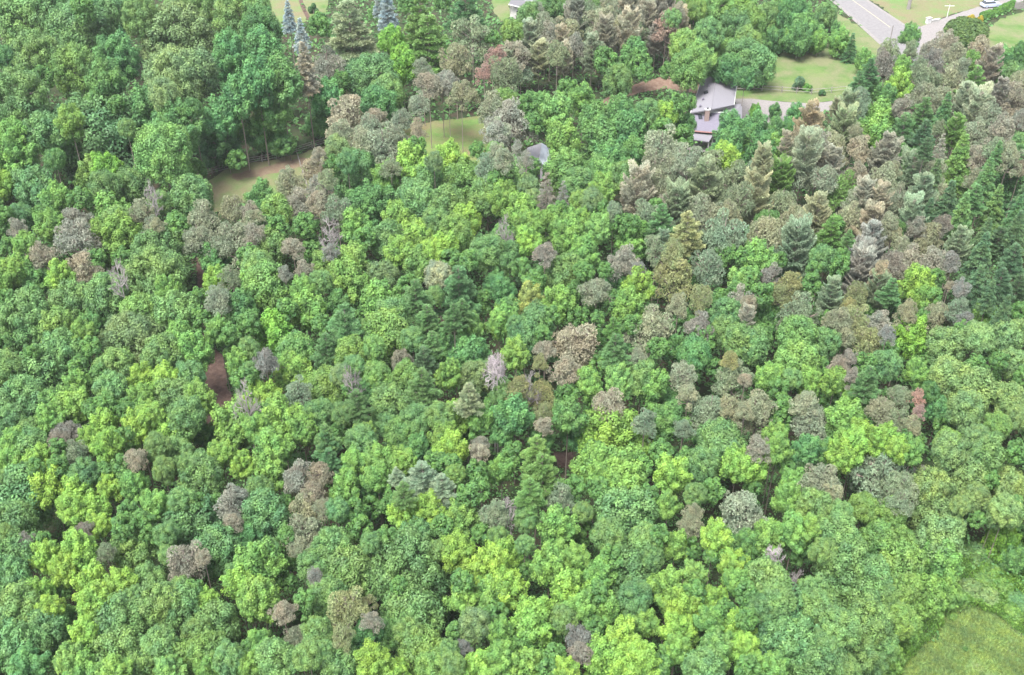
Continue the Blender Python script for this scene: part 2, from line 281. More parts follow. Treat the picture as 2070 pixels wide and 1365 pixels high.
# survey of the trees: x y width kind+colour, in blocks of photo pixels
SURVEY = '''
@ 0 0 2.967
170 120 350 oM; 330 10 200 oB; 500 50 130 mV; 690 50 260 oB; 850 100 220 oM; 1130 30 280 oM; 1070 260 440 oQ; 1430 90 270 oM; 480 190 360 oB; 230 330 270 oM; 710 340 270 mE; 460 410 280 oO; 40 340 130 oE; 130 580 320 oB; 700 620 90 mG; 870 620 210 mE; 1060 750 270 mE; 1290 860 290 mD; 1490 780 130 mD; 270 780 210 oB; 420 720 150 mG; 620 850 560 oB; 980 890 330 oO; 90 870 280 mG; 30 1090 150 mL; 220 1140 240 oB; 560 1050 200 mO; 640 1120 180 oB; 790 1100 200 oB; 960 1215 130 oM; 1150 1180 230 oM; 350 1180 160 mG; 480 1190 130 mL; 660 1260 200 mG; 270 1290 130 mL; 120 1300 140 oB; 30 1290 100 mG; 460 1330 190 pP; 850 1270 150 pT; 940 1350 100 pT; 1220 1310 210 pT; 1400 1250 170 pT; 1520 1330 150 pT; 1060 1330 120 mG; 720 1340 190 oM; 20 60 90 oE; 250 460 130 mE; 640 1000 170 mV; 330 950 110 oE; 1180 1010 100 mD; 760 760 100 oM; 10 480 90 oM; 620 560 120 mE; 1080 1180 90 mE; 880 1010 120 mE; 1420 960 110 mD; 1150 640 120 oE
290 610 130 dN; 1180 600 170 dN; 905 1140 110 dN; 1040 470 330 oQ; 1180 420 230 oQ; 1390 320 250 mE; 1430 560 200 mE; 980 560 170 oQ; 640 480 200 mE; 560 640 110 mE; 1330 700 200 mE
@ 500 0 2.967
50 30 160 oM; 80 160 230 oE; 100 290 220 mE; 200 470 230 mE; 60 480 220 mE; 150 640 240 mE; 70 800 170 mE; 210 860 150 mE; 250 110 95 sS; 325 220 100 sS; 350 430 160 sU; 430 150 130 mG; 620 190 330 wQ; 480 400 220 pP; 760 70 80 mE; 840 70 130 sS; 790 30 80 sS; 870 230 150 mV; 930 370 170 mV; 1040 130 260 wO; 1090 280 330 wO; 960 20 100 mE; 1310 60 250 wB; 1170 10 90 mE; 1350 190 220 pQ; 1250 350 180 pT; 1050 400 120 pT; 1470 330 100 cR; 1420 425 110 cR; 1470 230 90 mE; 470 560 200 mE; 430 740 170 mE; 740 480 330 oB; 840 560 200 oB; 780 620 200 oE; 610 700 260 pP; 560 790 150 pT; 770 690 130 pP; 730 750 130 pT; 560 480 110 mE; 920 710 120 pT; 1030 620 130 pT; 1025 750 120 cP; 820 870 240 pT; 700 850 170 pT; 900 800 110 pT; 540 890 150 oQ; 400 1000 150 pP; 510 980 100 mG; 650 1040 270 oB; 600 960 120 oB; 860 990 110 pQ; 970 960 200 mL; 1010 880 120 mL; 1215 940 170 mL; 1120 970 100 oQ; 840 1070 170 mG; 1270 1090 280 oO; 1080 1060 160 oM; 90 1170 170 mE; 250 1100 170 pT; 230 1040 100 pT; 430 1130 150 pP; 300 1230 200 pP; 430 1220 150 pP; 540 1260 180 pQ; 740 1230 290 mE; 1020 1180 220 oM; 1200 1220 200 oM; 1440 1150 210 oM; 30 1290 150 pP; 190 1270 190 oO; 340 1340 130 mL; 900 1320 200 mG; 1310 1310 180 mL; 1440 1000 160 pQ; 1480 640 180 pT; 1490 790 150 pP; 1130 1330 150 oM; 640 1340 170 mG; 430 920 80 pP; 90 1340 120 mL; 480 1070 110 pQ; 1380 900 90 oQ; 1480 920 120 oO
@ 1000 0 2.967
380 10 150 oM; 480 15 150 oO; 650 10 130 pP; 740 5 120 pT; 830 10 130 pP; 930 5 120 pP; 1010 10 120 pU; 1080 15 120 oM; 560 60 130 pQ; 660 90 120 pT; 780 60 120 pP; 240 60 110 pT; 1060 110 110 oM; 1075 500 10 xx
330 40 170 oM; 200 90 130 oM; 100 190 120 oO; 450 40 130 oM; 560 20 120 oM; 60 420 190 pQ; 30 310 110 cR; 1140 260 160 oO; 1230 330 160 mO; 1170 400 210 oO; 1380 310 160 mO; 1290 390 110 mE; 1300 60 260 oO; 1480 60 170 mG; 1170 120 120 mE; 1280 200 160 oB; 1430 170 200 oB; 1480 330 190 oB; 1400 410 160 mE; 1200 40 130 oO; 1090 60 110 pP; 660 350 130 mE; 830 320 170 mE; 880 385 120 mE; 740 480 170 oM; 250 620 150 mE; 1040 420 90 mE; 530 590 150 mG; 440 520 110 mE; 900 430 90 mG; 90 720 260 pP; 20 780 140 pT; 60 600 140 oO; 190 620 110 mL; 230 740 120 mO; 370 670 190 mO; 410 830 210 mG; 610 720 190 mE; 750 670 180 mE; 800 780 220 mE; 640 850 240 mE; 840 900 160 mE; 700 940 180 mE; 920 670 150 oM; 1090 630 130 mG; 1170 615 80 oM; 1145 740 110 oE; 1130 810 120 mE; 1020 680 140 mL; 1000 770 120 mL; 940 740 120 mE; 140 880 110 cP; 190 950 110 cP; 50 950 130 pT; 1000 880 240 pT; 960 980 200 pT; 1160 940 160 pT; 1290 1000 200 pQ; 1380 930 150 mL; 1420 760 170 mE; 1400 860 180 mE; 1500 850 130 mE; 420 1010 220 oO; 650 1010 180 oO; 500 1090 180 oM; 640 1130 160 mG; 790 1060 180 oM; 580 1190 130 oQ; 310 1150 150 cU; 410 1160 100 cU; 130 1060 240 oM; 50 1180 160 mG; 160 1270 190 mG; 330 1320 170 mG; 500 1310 140 mG; 520 1200 120 oO; 640 1270 120 mG; 715 1250 100 pQ; 850 1150 190 pP; 990 1100 190 pT; 1080 1010 160 pT; 1250 1130 240 pQ; 1440 1050 200 pQ; 1470 1180 180 pQ; 1240 1280 220 pT; 1400 1270 160 pT; 970 1230 90 mV; 1080 1260 190 pQ; 900 1300 200 pQ; 1000 1330 200 wB; 740 1330 110 mG; 820 1340 100 mO; 230 1190 110 oQ; 400 1250 90 oO; 230 980 80 oQ; 10 900 100 pT; 1040 1190 130 pP; 200 1110 120 oQ; 10 1080 120 mG
@ 1500 0 2.967
40 120 180 oO; 30 250 170 oM; 160 90 150 oB; 230 50 100 mG; 320 70 200 mE; 380 160 170 mE; 500 80 120 oB; 260 230 90 mG; 190 220 120 mE; 340 220 150 mE; 460 240 110 mG; 590 240 120 mG; 650 300 90 sB; 90 370 190 oB; 20 460 110 mE; 560 170 70 mE; 80 660 70 mV; 200 660 70 mE; 320 680 110 mE; 80 770 170 mE; 200 770 120 mE; 280 770 110 mE; 110 880 170 mE; 190 890 140 mG; 10 920 90 mV; 260 840 70 pP; 1010 200 110 mE; 880 290 120 pQ; 730 350 110 mG; 840 380 160 pU; 760 430 140 wB; 700 500 130 wB; 700 580 120 pQ; 790 540 110 mE; 960 380 90 mG; 930 500 150 mL; 870 560 100 mE; 1010 290 90 pQ; 1140 280 170 pP; 1140 350 130 pU; 1230 240 120 pP; 1370 355 95 mG; 1280 320 140 pT; 1410 280 150 pP; 1480 390 140 pU; 1090 440 200 pQ; 1090 560 150 pT; 1240 470 180 pT; 1190 550 140 pT; 1390 490 170 wO; 1310 400 110 pT; 1600 350 150 mE; 1610 450 160 oB; 1680 290 90 mE; 1530 580 150 pU; 1640 560 160 pP; 1670 480 130 pT; 820 700 180 mG; 800 800 200 mG; 950 620 120 pP; 620 670 140 pQ; 700 650 110 pQ; 400 740 170 pK; 450 840 160 pP; 350 800 110 pK; 600 790 170 pQ; 540 890 190 pT; 700 880 140 pP; 370 940 180 pT; 960 790 200 wB; 1080 690 190 wB; 1090 800 150 wE; 1215 670 110 sB; 1100 890 120 wE; 1390 690 200 pT; 1390 790 160 pT; 1560 760 160 pP; 1480 660 140 pT; 1270 770 120 pO; 1190 870 90 cP; 850 930 180 pP; 1000 940 140 mE; 1290 1000 190 sO; 1410 920 120 pP; 1600 920 150 pT; 1160 1000 120 pT; 1460 1080 130 sB; 1600 1100 230 sB; 840 1100 220 pT; 1000 1060 190 pQ; 1060 1180 190 pQ; 930 1180 160 pT; 600 1140 230 pO; 690 1040 150 pP; 500 1060 140 pT; 60 1060 220 pQ; 220 1080 150 pO; 330 1030 160 pT; 240 1190 180 pQ; 80 1180 180 pT; 150 1300 160 pO; 300 1290 150 pT; 440 1290 180 pT; 640 1300 180 pT; 790 1310 200 pP; 820 1200 130 pP; 1210 1140 100 pT; 1150 1080 120 sE; 1220 1260 170 sE; 1390 1190 160 wM; 1510 1260 150 sM; 1310 1310 150 sM; 560 1345 110 mG; 1000 1310 170 pQ; 910 1340 130 pO; 1640 1290 120 sB; 1670 1000 90 pP; 1670 850 100 oB; 1330 590 130 pT; 1520 870 110 pQ; 680 770 90 pT; 540 980 140 pP; 1670 700 110 pP; 450 980 120 pP; 1180 760 90 pQ; 720 1180 130 pP; 120 960 110 pT; 1440 560 110 pQ; 560 640 70 pT; 200 980 90 pT; 900 1010 100 pT; 1060 380 90 pQ; 660 1200 120 pT; 1110 1300 110 sE; 1400 1060 110 pT; 1520 960 110 sB; 1680 1200 120 sE; 310 900 100 pT
@ 0 440 2.967
20 40 110 mG; 110 60 120 pP; 300 50 170 mG; 465 100 215 pP; 700 130 310 mG; 930 60 140 pT; 1060 70 140 mG; 1190 110 200 pT; 1410 130 230 pT; 240 225 160 pP; 350 350 160 mL; 500 300 190 pP; 160 160 150 mG; 190 360 170 mE; 50 320 180 mG; 960 220 320 oB; 950 370 360 oM; 1000 420 140 mG; 1270 250 170 mE; 1290 370 150 mL; 1390 350 140 pQ; 1310 490 170 pT; 1490 230 130 mG; 1490 390 150 mG; 30 480 110 mL; 200 460 110 mG; 160 610 330 oB; 440 500 230 oB; 640 450 230 oB; 830 560 210 oO; 1060 570 250 oM; 350 650 200 mO; 800 730 350 oQ; 1070 690 140 mG; 1160 790 200 mG; 490 690 140 mG; 550 770 110 mL; 380 780 220 oB; 190 800 90 mL; 250 920 300 oB; 470 880 110 mL; 40 880 170 oM; 690 900 220 oM; 980 820 220 oM; 670 1020 180 oM; 850 960 150 mL; 1010 960 170 mL; 850 1080 150 mG; 1140 950 160 oB; 1060 1080 240 oM; 1190 1080 180 mG; 470 1000 150 mG; 150 1100 270 oB; 300 1080 110 mG; 440 1120 220 mG; 640 1110 130 mL; 290 1190 150 mG; 760 1150 120 mL; 1120 1195 210 oB; 620 1250 190 mL; 830 1250 190 mL; 1040 1280 220 mL; 190 1280 170 oM; 400 1280 190 pU; 1410 1240 250 mG; 1500 1070 160 mL; 1455 970 130 mG; 1430 850 150 mG; 1310 670 150 mG; 1390 690 110 mL; 1490 640 130 mG; 1400 780 130 mE; 1450 530 180 mE; 1500 780 120 oM; 1210 600 120 mE; 60 1220 180 oB; 20 740 90 mL; 90 1330 150 mG; 560 620 150 mE; 740 240 120 mE; 50 160 90 oB; 600 940 120 mG; 760 1310 120 mL; 1190 470 100 mE; 1220 1290 140 mE; 580 250 120 mE; 900 1170 150 mG; 540 1330 140 mL; 1510 920 110 oM; 560 1140 120 mG
700 300 110 dU; 1460 1020 100 dN
@ 500 440 2.967
40 100 130 pP; 180 60 130 mG; 350 50 120 mG; 270 160 130 pP; 120 170 200 oM; 60 270 180 oM; 340 310 110 pP; 225 330 90 pP; 380 190 130 mE; 480 280 170 oO; 640 230 160 mO; 600 380 240 mG; 440 380 130 oM; 700 120 130 mG; 850 130 200 oB; 1010 120 210 mG; 1190 180 190 mL; 900 210 170 mG; 1040 270 200 oO; 1250 90 200 oO; 1150 340 160 oT; 1330 250 110 mL; 1440 200 190 oM; 810 350 180 oQ; 800 490 220 mG; 120 400 250 oO; 330 420 140 mG; 360 560 220 mG; 160 650 210 mV; 50 500 150 mE; 590 640 250 wB; 480 790 190 wB; 1010 480 210 wB; 1270 440 280 wB; 870 590 190 oM; 840 700 280 oO; 1080 620 190 wM; 620 810 180 oO; 1340 640 140 mO; 1240 590 150 wB; 1490 390 140 mE; 1510 640 140 mG; 110 860 150 pU; 290 790 210 oO; 280 910 190 mG; 920 850 130 pK; 770 940 180 oO; 950 960 170 oO; 1050 1020 230 wM; 480 1000 220 oO; 310 1040 160 pQ; 610 1010 90 mL; 660 1120 180 wB; 90 1080 200 mL; 200 1190 230 mG; 60 1260 150 mG; 430 1180 180 oM; 870 1130 240 oM; 1010 1210 180 oM; 1150 1190 160 oM; 1250 1200 190 mL; 1400 1210 160 mG; 330 1270 180 mG; 470 1310 150 wM; 700 1310 170 mO; 920 1300 180 oO; 1190 1310 180 mG; 1330 820 210 mE; 1380 950 190 oQ; 1060 860 170 wE; 1180 770 150 mE; 1210 930 150 mG; 1330 1080 180 wQ; 1490 1110 130 mE; 1400 1340 90 pP; 1110 200 140 mL; 1220 250 130 mL; 700 540 130 mE; 540 510 150 mE; 240 540 120 mG; 560 620 120 mE; 10 620 120 mG; 560 930 120 oQ; 710 1030 130 oE; 580 1180 140 oB; 1290 560 140 wB; 750 640 120 oM; 990 730 130 oM; 1110 750 140 wM; 440 640 110 mG; 10 840 120 mE; 30 960 100 mG; 1120 460 110 oM; 640 880 120 oM; 830 1240 150 oB; 560 1290 130 mE; 100 1180 130 mG; 1320 1300 140 mE; 960 400 120 mO; 760 780 130 oO; 1400 500 120 mE; 40 30 100 mG
490 70 150 dN; 500 195 110 cU; 1480 880 110 dW; 620 930 100 dU
@ 1000 440 2.967
200 30 170 mG; 440 50 190 mG; 620 60 150 mO; 760 40 110 mG; 50 100 130 mG; 190 130 150 mL; 300 210 130 pU; 450 120 190 mG; 540 200 170 mG; 60 230 180 oM; 420 340 230 oM; 510 300 80 mL; 240 370 130 mG; 820 100 190 mG; 980 50 220 pQ; 970 160 140 pQ; 1150 80 220 wY; 1370 80 240 pQ; 780 240 170 pP; 870 310 110 pU; 610 420 180 pT; 730 370 150 mE; 850 400 180 mL; 800 520 180 mG; 1075 330 255 pY; 1070 200 150 pY; 1270 280 180 pQ; 1390 220 120 mE; 1230 470 140 pY; 1100 520 130 pT; 1500 230 110 mG; 1480 370 150 mO; 1480 490 170 pP; 1390 570 180 oB; 1230 650 170 pU; 940 655 250 pT; 860 830 100 pT; 40 430 150 mE; 200 490 170 mK; 380 510 180 mG; 60 620 180 mG; 250 610 200 oB; 180 710 180 oB; 290 690 90 mL; 480 760 300 pP; 300 790 120 pP; 420 910 180 pP; 270 870 100 pY; 120 810 160 mG; 150 1020 150 pY; 280 1060 180 pY; 290 1170 130 pY; 290 1240 110 pP; 620 600 80 mL; 710 660 120 wG; 720 790 190 wM; 880 960 180 oM; 560 990 160 mG; 740 970 170 mO; 950 1010 180 mG; 690 1120 190 pP; 430 1060 130 mG; 440 1180 180 mE; 480 1290 150 mE; 900 1220 150 pQ; 1080 780 150 mE; 1200 800 180 oE; 1250 720 130 mG; 1390 680 170 oM; 1470 720 190 oM; 1410 850 110 pY; 1430 950 200 pQ; 1120 950 170 pT; 1160 1060 120 pT; 1290 1150 260 pQ; 1400 1130 150 pT; 1130 1260 120 pQ; 1500 1160 120 pT; 1060 1090 130 oE; 1340 1330 230 oM; 1050 1200 180 mE; 120 1190 220 mE; 50 1050 140 oB; 40 1290 140 mE; 280 1330 150 mE; 980 780 120 mG; 1450 440 110 mG; 700 500 120 mE; 480 440 110 mE; 500 590 120 mE; 620 880 120 mE; 900 900 130 mE; 1180 900 120 mE; 1320 900 110 mE; 590 1150 120 mE; 540 330 100 mG; 90 530 110 mG; 160 300 110 mG; 660 320 90 mO; 1360 480 110 mE; 1340 600 120 mE; 830 640 110 mG; 630 720 110 mE; 1010 1290 110 mE; 330 590 110 mG; 1130 590 100 mE; 580 530 90 mE; 1190 640 100 mE; 1010 140 100 pQ; 130 640 110 oB; 890 180 110 mE
210 960 90 dN; 15 890 100 dW; 60 20 80 dU
@ 1500 440 2.967
150 50 210 pT; 330 30 150 pT; 310 190 210 pQ; 530 100 200 wG; 480 230 140 oB; 590 280 110 mL; 600 220 80 mL; 760 60 190 pP; 900 80 120 pT; 1110 110 170 pT; 1290 150 140 pQ; 760 160 190 pU; 960 180 130 pT; 720 240 130 pU; 1000 260 200 pP; 900 260 140 pU; 1140 250 160 pP; 1240 250 110 pU; 830 310 110 pK; 90 230 190 mG; 40 360 130 mG; 160 330 130 pU; 120 450 130 mG; 280 400 170 pY; 240 460 130 pY; 410 400 120 mM; 340 560 220 pQ; 530 450 130 pQ; 680 460 160 pY; 700 330 180 pU; 800 430 130 pQ; 890 440 150 wB; 640 540 120 pY; 1050 370 170 mL; 1080 480 170 mG; 990 560 140 pT; 1180 560 170 pT; 1240 400 60 cP; 1300 540 150 pQ; 1310 410 100 pU; 1420 270 180 sE; 1530 150 180 wE; 1620 250 180 wE; 1400 430 150 sE; 1540 400 190 wE; 1650 420 150 wE; 1450 130 130 sE; 1630 110 150 sE; 1460 580 160 mG; 1680 550 110 mG; 570 610 160 pT; 680 590 150 pY; 820 620 150 pP; 730 730 190 pY; 590 700 170 pT; 870 690 100 pU; 1000 700 210 mV; 40 510 100 pP; 30 590 90 pP; 140 600 160 mE; 50 760 200 oM; 320 710 220 oO; 330 850 240 oO; 500 740 150 oB; 580 880 120 pU; 170 950 160 mG; 220 1020 110 mO; 390 980 150 mG; 560 970 150 mG; 740 880 130 mG; 860 880 170 oB; 750 980 180 wM; 1040 920 140 mG; 1220 760 210 oJ; 1230 920 190 oJ; 1420 710 170 oJ; 1560 710 200 oJ; 1650 680 140 oJ; 1620 870 170 oJ; 1390 890 120 mG; 1370 1030 270 oJ; 1340 1150 200 oJ; 1610 1080 180 oJ; 1650 1200 130 oJ; 950 1060 150 pQ; 840 1140 190 pT; 1060 1060 100 cR; 1065 1150 90 cR; 920 1220 170 pQ; 1020 1240 120 pT; 90 1150 235 pT; 380 1110 150 pT; 400 1215 235 pT; 240 1130 120 mG; 620 1190 210 mG; 680 1080 140 mG; 1180 1150 150 mE; 1210 1240 120 mE; 200 1310 150 mG; 700 1320 190 mL; 860 1310 150 mL; 1530 1240 140 oO; 1400 1320 150 oJ; 1240 1340 150 oO; 960 1340 120 mG; 110 540 110 mE; 130 700 120 mE; 490 620 110 mE; 480 520 90 mE; 760 550 100 mE; 900 530 100 oE; 1090 590 90 oE; 460 880 110 mE; 640 840 110 pU; 660 950 100 pU; 880 780 120 mE; 1100 850 120 mE; 230 1220 120 mE; 520 1080 120 mE; 560 1300 130 mE; 1130 1040 110 oE; 1470 960 130 mE; 1500 1080 100 oE; 1330 680 120 mG; 1340 610 100 pU; 1210 660 90 mE; 1570 570 110 sE; 1480 480 110 sE; 1170 350 90 oM; 640 120 90 wM; 880 20 120 pT; 1050 40 110 pP; 1200 30 110 pU; 430 300 80 oB; 560 360 90 mE; 220 250 90 mE; 60 100 90 mE; 20 440 90 mE; 1540 850 100 oJ; 1490 800 90 oE; 1680 950 100 oJ; 20 960 80 pP; 300 960 110 oM; 1020 1330 130 mE; 1150 470 100 oM
@ 0 880 2.815
20 60 100 mE; 170 50 200 oM; 340 40 140 pU; 430 100 150 pQ; 620 60 170 mL; 240 140 160 mL; 60 150 150 mG; 770 120 130 pP; 900 60 140 oM; 1010 100 170 oM; 930 190 130 oM; 480 210 150 oB; 600 210 110 mL; 1150 230 220 oM; 1380 160 130 mL; 1260 100 150 mG; 140 340 320 oB; 80 480 220 oB; 280 260 210 mL; 450 310 180 mL; 620 290 130 mL; 760 280 160 mG; 410 430 170 mL; 550 430 170 mL; 730 430 110 mL; 880 400 160 mG; 1030 360 130 oM; 1330 380 200 pP; 1320 480 110 pP; 1090 490 290 oB; 1230 640 240 oB; 480 530 100 pU; 560 510 130 mL; 770 630 240 oM; 600 660 110 pQ; 70 680 240 oB; 60 800 200 oB; 230 600 110 mL; 260 690 160 mL; 450 640 190 mL; 370 760 160 mL; 1065 720 225 pP; 1160 690 90 pP; 540 840 220 mL; 680 850 180 mL; 540 960 200 mL; 850 850 210 oB; 220 900 180 mL; 290 980 140 mL; 1100 880 110 mL; 1180 940 140 mL; 100 1000 270 oM; 270 1100 230 oM; 900 960 220 oM; 1020 970 220 oM; 690 1060 280 oM; 1390 830 190 mL; 1430 960 160 mG; 1230 1080 260 oM; 60 1190 260 oB; 150 1290 180 mE; 480 1120 150 mL; 520 1210 130 mL; 400 1260 170 mO; 470 1320 180 mG; 700 1220 270 oM; 790 1300 180 oM; 1000 1270 220 oO; 1180 1230 220 oO; 1300 1270 160 oM; 1430 1210 110 mL; 1410 1310 150 mG; 910 1190 190 oM; 1420 570 150 mE; 850 560 100 mL; 30 250 110 oB; 380 1010 90 mE; 200 180 90 mL; 700 170 110 mG; 510 660 90 mL; 660 1330 150 mG; 1120 1120 150 oM; 1230 380 90 mE; 950 560 130 oB; 330 170 110 mL; 1340 780 110 oB; 960 1340 160 mO; 1200 1330 170 mG; 260 1220 130 mE; 700 520 130 mG; 330 60 90 mG; 150 600 100 pU; 350 900 90 oE; 1060 160 110 oM; 820 480 110 mL; 1310 560 110 mE; 960 680 110 oM; 1110 380 120 mG; 760 930 130 oM; 30 560 100 oM; 1040 870 130 oM
@ 500 880 2.815
140 60 200 mG; 450 50 160 wB; 470 140 140 wB; 650 40 170 oM; 130 170 190 mG; 600 150 150 mG; 740 150 190 mG; 740 240 150 mG; 880 140 150 mG; 1170 70 180 mL; 1150 160 130 mG; 1325 90 115 pP; 280 230 180 pP; 420 220 140 pP; 380 320 120 pP; 340 410 190 pT; 430 400 110 pT; 1000 270 250 wQ; 1110 300 170 wQ; 890 330 140 wM; 700 300 150 mE; 560 290 170 mG; 70 310 150 oM; 100 450 240 oB; 340 560 240 pT; 300 640 120 pT; 600 420 130 mO; 640 530 130 mL; 900 430 180 mL; 1030 430 180 mL; 820 390 130 mO; 1250 350 130 mG; 1220 460 180 mO; 1410 450 160 pQ; 790 580 120 mL; 480 620 190 oM; 960 570 180 oB; 590 770 300 oM; 390 730 190 oM; 920 790 430 oB; 930 1000 320 oM; 1200 660 190 mL; 80 740 270 mG; 80 920 220 mG; 1220 830 120 mG; 1250 930 180 mG; 1390 740 220 mL; 1400 880 200 mG; 570 985 230 pY; 540 1140 140 pY; 680 950 100 pY; 710 1050 110 pP; 205 1000 140 pP; 290 1140 140 pT; 450 900 200 oM; 400 1120 160 oM; 670 1150 190 mE; 1290 1080 180 oQ; 60 1190 160 mG; 170 1270 220 oM; 50 1310 170 oM; 530 1290 210 oM; 720 1290 200 mL; 1000 1220 260 oO; 1060 1310 180 oO; 1310 1310 180 mL; 1420 1130 120 mG; 850 1350 150 mL; 1230 1200 90 pU; 380 1010 130 mE; 320 930 110 mG; 500 230 110 mE; 510 420 120 oB; 220 380 90 mE; 220 560 90 oB; 840 670 120 oM; 1080 650 110 oM; 700 400 120 mE; 1110 520 130 mG; 1320 300 120 mG; 1300 200 120 mG; 1060 150 110 mO; 970 60 140 mE; 1330 560 110 mG; 700 610 110 oM; 120 640 110 oM; 860 850 90 oM; 790 1130 160 oE; 920 1120 150 oM; 350 1250 160 oM; 1180 1110 90 mG; 1410 1010 130 mL; 1170 1300 130 oM; 240 830 90 mE; 260 720 90 oE; 440 1220 100 oM; 850 230 100 wQ; 1180 220 110 oO; 380 800 90 pU; 1150 1220 110 oM
@ 1000 880 2.815
240 100 200 wO; 270 230 260 wO; 200 330 180 wO; 370 380 200 pQ; 110 100 130 mG; 40 190 140 mG; 30 440 120 pQ; 740 250 200 mG; 600 200 150 mG; 1010 210 190 mL; 1090 130 110 mE; 1180 170 180 oM; 1290 80 260 oM; 1380 160 180 mL; 1230 310 130 mG; 1405 430 275 pT; 1125 440 110 pT; 1110 510 140 pT; 600 310 130 mO; 460 290 120 mO; 740 460 310 oB; 650 560 180 oB; 980 390 140 mG; 350 510 210 mG; 860 590 190 oM; 1030 620 160 mG; 1250 580 170 mL; 1250 680 120 mG; 1410 620 160 mE; 50 700 220 mL; 60 850 210 mL; 310 720 210 mG; 450 690 150 mG; 660 700 130 mL; 590 790 170 mG; 760 800 300 oB; 800 920 180 oB; 1130 780 140 mO; 1350 730 160 mL; 1380 840 150 mG; 420 880 230 mL; 490 980 150 mG; 390 1030 150 oM; 620 990 190 mG; 220 1040 220 mL; 180 1170 240 mG; 990 860 200 mG; 1060 990 200 mL; 1040 1110 200 mL; 1250 940 150 mL; 1230 1040 150 mG; 830 1060 170 mG; 40 1120 160 mG; 40 1260 180 mG; 1380 1080 190 mL; 480 1150 170 pU; 480 1240 140 pU; 720 1170 210 mL; 620 1260 220 mL; 830 1270 200 mL; 700 1330 180 mL; 1030 1220 150 mG; 1260 1220 200 mO; 1400 1200 160 mL; 390 1340 150 mL; 170 1320 210 mG; 1190 1340 220 oM; 940 1300 130 mL; 580 890 120 mL; 1430 900 130 mL; 320 600 110 mE; 170 620 100 oM; 180 470 130 oM; 500 430 110 oM; 520 560 110 mE; 880 340 110 mG; 890 700 130 oM; 470 800 120 mE; 340 1240 120 mG; 940 560 100 mG; 1110 640 120 mE; 1140 330 120 oM; 830 180 130 mG; 560 90 120 mE; 950 90 120 mG; 330 1130 110 mE; 1130 890 120 mL; 1150 1130 130 mE; 180 760 100 mE; 1440 1320 130 mG; 560 1090 120 mG; 300 1340 120 mG; 1330 560 100 mE; 20 570 110 oM; 1320 990 110 mL
60 440 210 dN
@ 1500 880 2.814
90 60 140 pP; 200 70 150 mG; 60 180 180 mL; 360 80 150 mE; 450 90 140 mE; 560 110 170 mL; 640 50 180 mL; 800 40 150 mL; 890 70 130 mL; 970 80 130 mG; 460 240 190 pT; 510 320 130 pT; 800 230 330 pQ; 890 300 200 pQ; 900 380 140 pQ; 1170 80 170 oJ; 1270 230 230 oJ; 1060 280 190 oJ; 1330 340 150 oJ; 1100 460 260 oJ; 1110 600 250 oJ; 1510 280 190 oJ; 1500 420 170 oJ; 1360 110 230 oM; 1560 90 120 mG; 1480 590 180 mV; 1560 690 150 mE; 1340 480 90 oB; 300 270 160 mG; 260 360 170 mG; 170 560 180 mG; 300 540 180 mG; 330 640 150 mE; 420 400 190 oM; 530 550 220 oM; 760 460 190 oO; 690 400 150 oO; 860 430 150 oO; 760 590 200 oO; 900 610 170 oO; 140 840 250 oM; 560 740 280 oM; 720 780 220 oM; 900 720 240 oO; 190 920 190 oM; 300 1040 300 oB; 330 1180 290 oB; 210 1160 240 oB; 630 950 280 oM; 700 1070 240 oM; 560 1090 200 oM; 900 880 170 oO; 900 1060 170 oO; 640 1230 220 oM; 780 1180 180 oM; 20 760 110 mL; 30 900 120 mG; 30 1040 120 mL; 30 1190 130 mL; 60 1310 150 mG; 170 1330 170 mG; 450 1290 240 oB; 400 880 150 oM; 960 520 120 mG; 30 600 130 mE; 50 640 110 mE; 460 660 140 oM; 800 900 150 oM; 60 290 90 mE; 250 180 90 mE; 560 440 120 oM; 640 640 130 oM; 1250 160 110 mG; 1430 470 100 oJ; 1580 540 90 mE; 1390 240 120 mG; 440 980 180 oM; 100 980 150 oB; 470 1180 160 oM; 40 400 100 mE; 1200 500 120 oJ; 380 520 130 mG; 850 520 110 oO; 850 980 150 oM; 1240 400 100 oJ; 1570 400 100 mG; 590 1330 160 oM; 740 1310 150 oM; 1590 1000 70 bB
1010 210 110 dN; 170 710 160 dW; 310 810 110 dN; 
1340 700 150 bB; 1290 880 130 bJ; 1400 930 130 bJ; 1220 940 130 bO; 1370 840 110 bO; 1270 1215 26 mJ; 1560 950 110 bB; 1480 870 120 bG; 1420 800 110 bG; 1540 1030 110 bG; 1190 1030 70 bG
@ 0 0 1
1235 895 150 mL; 1262 950 90 mG; 1205 940 80 mG; 1900 1135 85 mG; 1868 1205 80 mG; 1826 1268 62 mG; 1908 1190 60 mG; 1796 1325 56 mG
'''
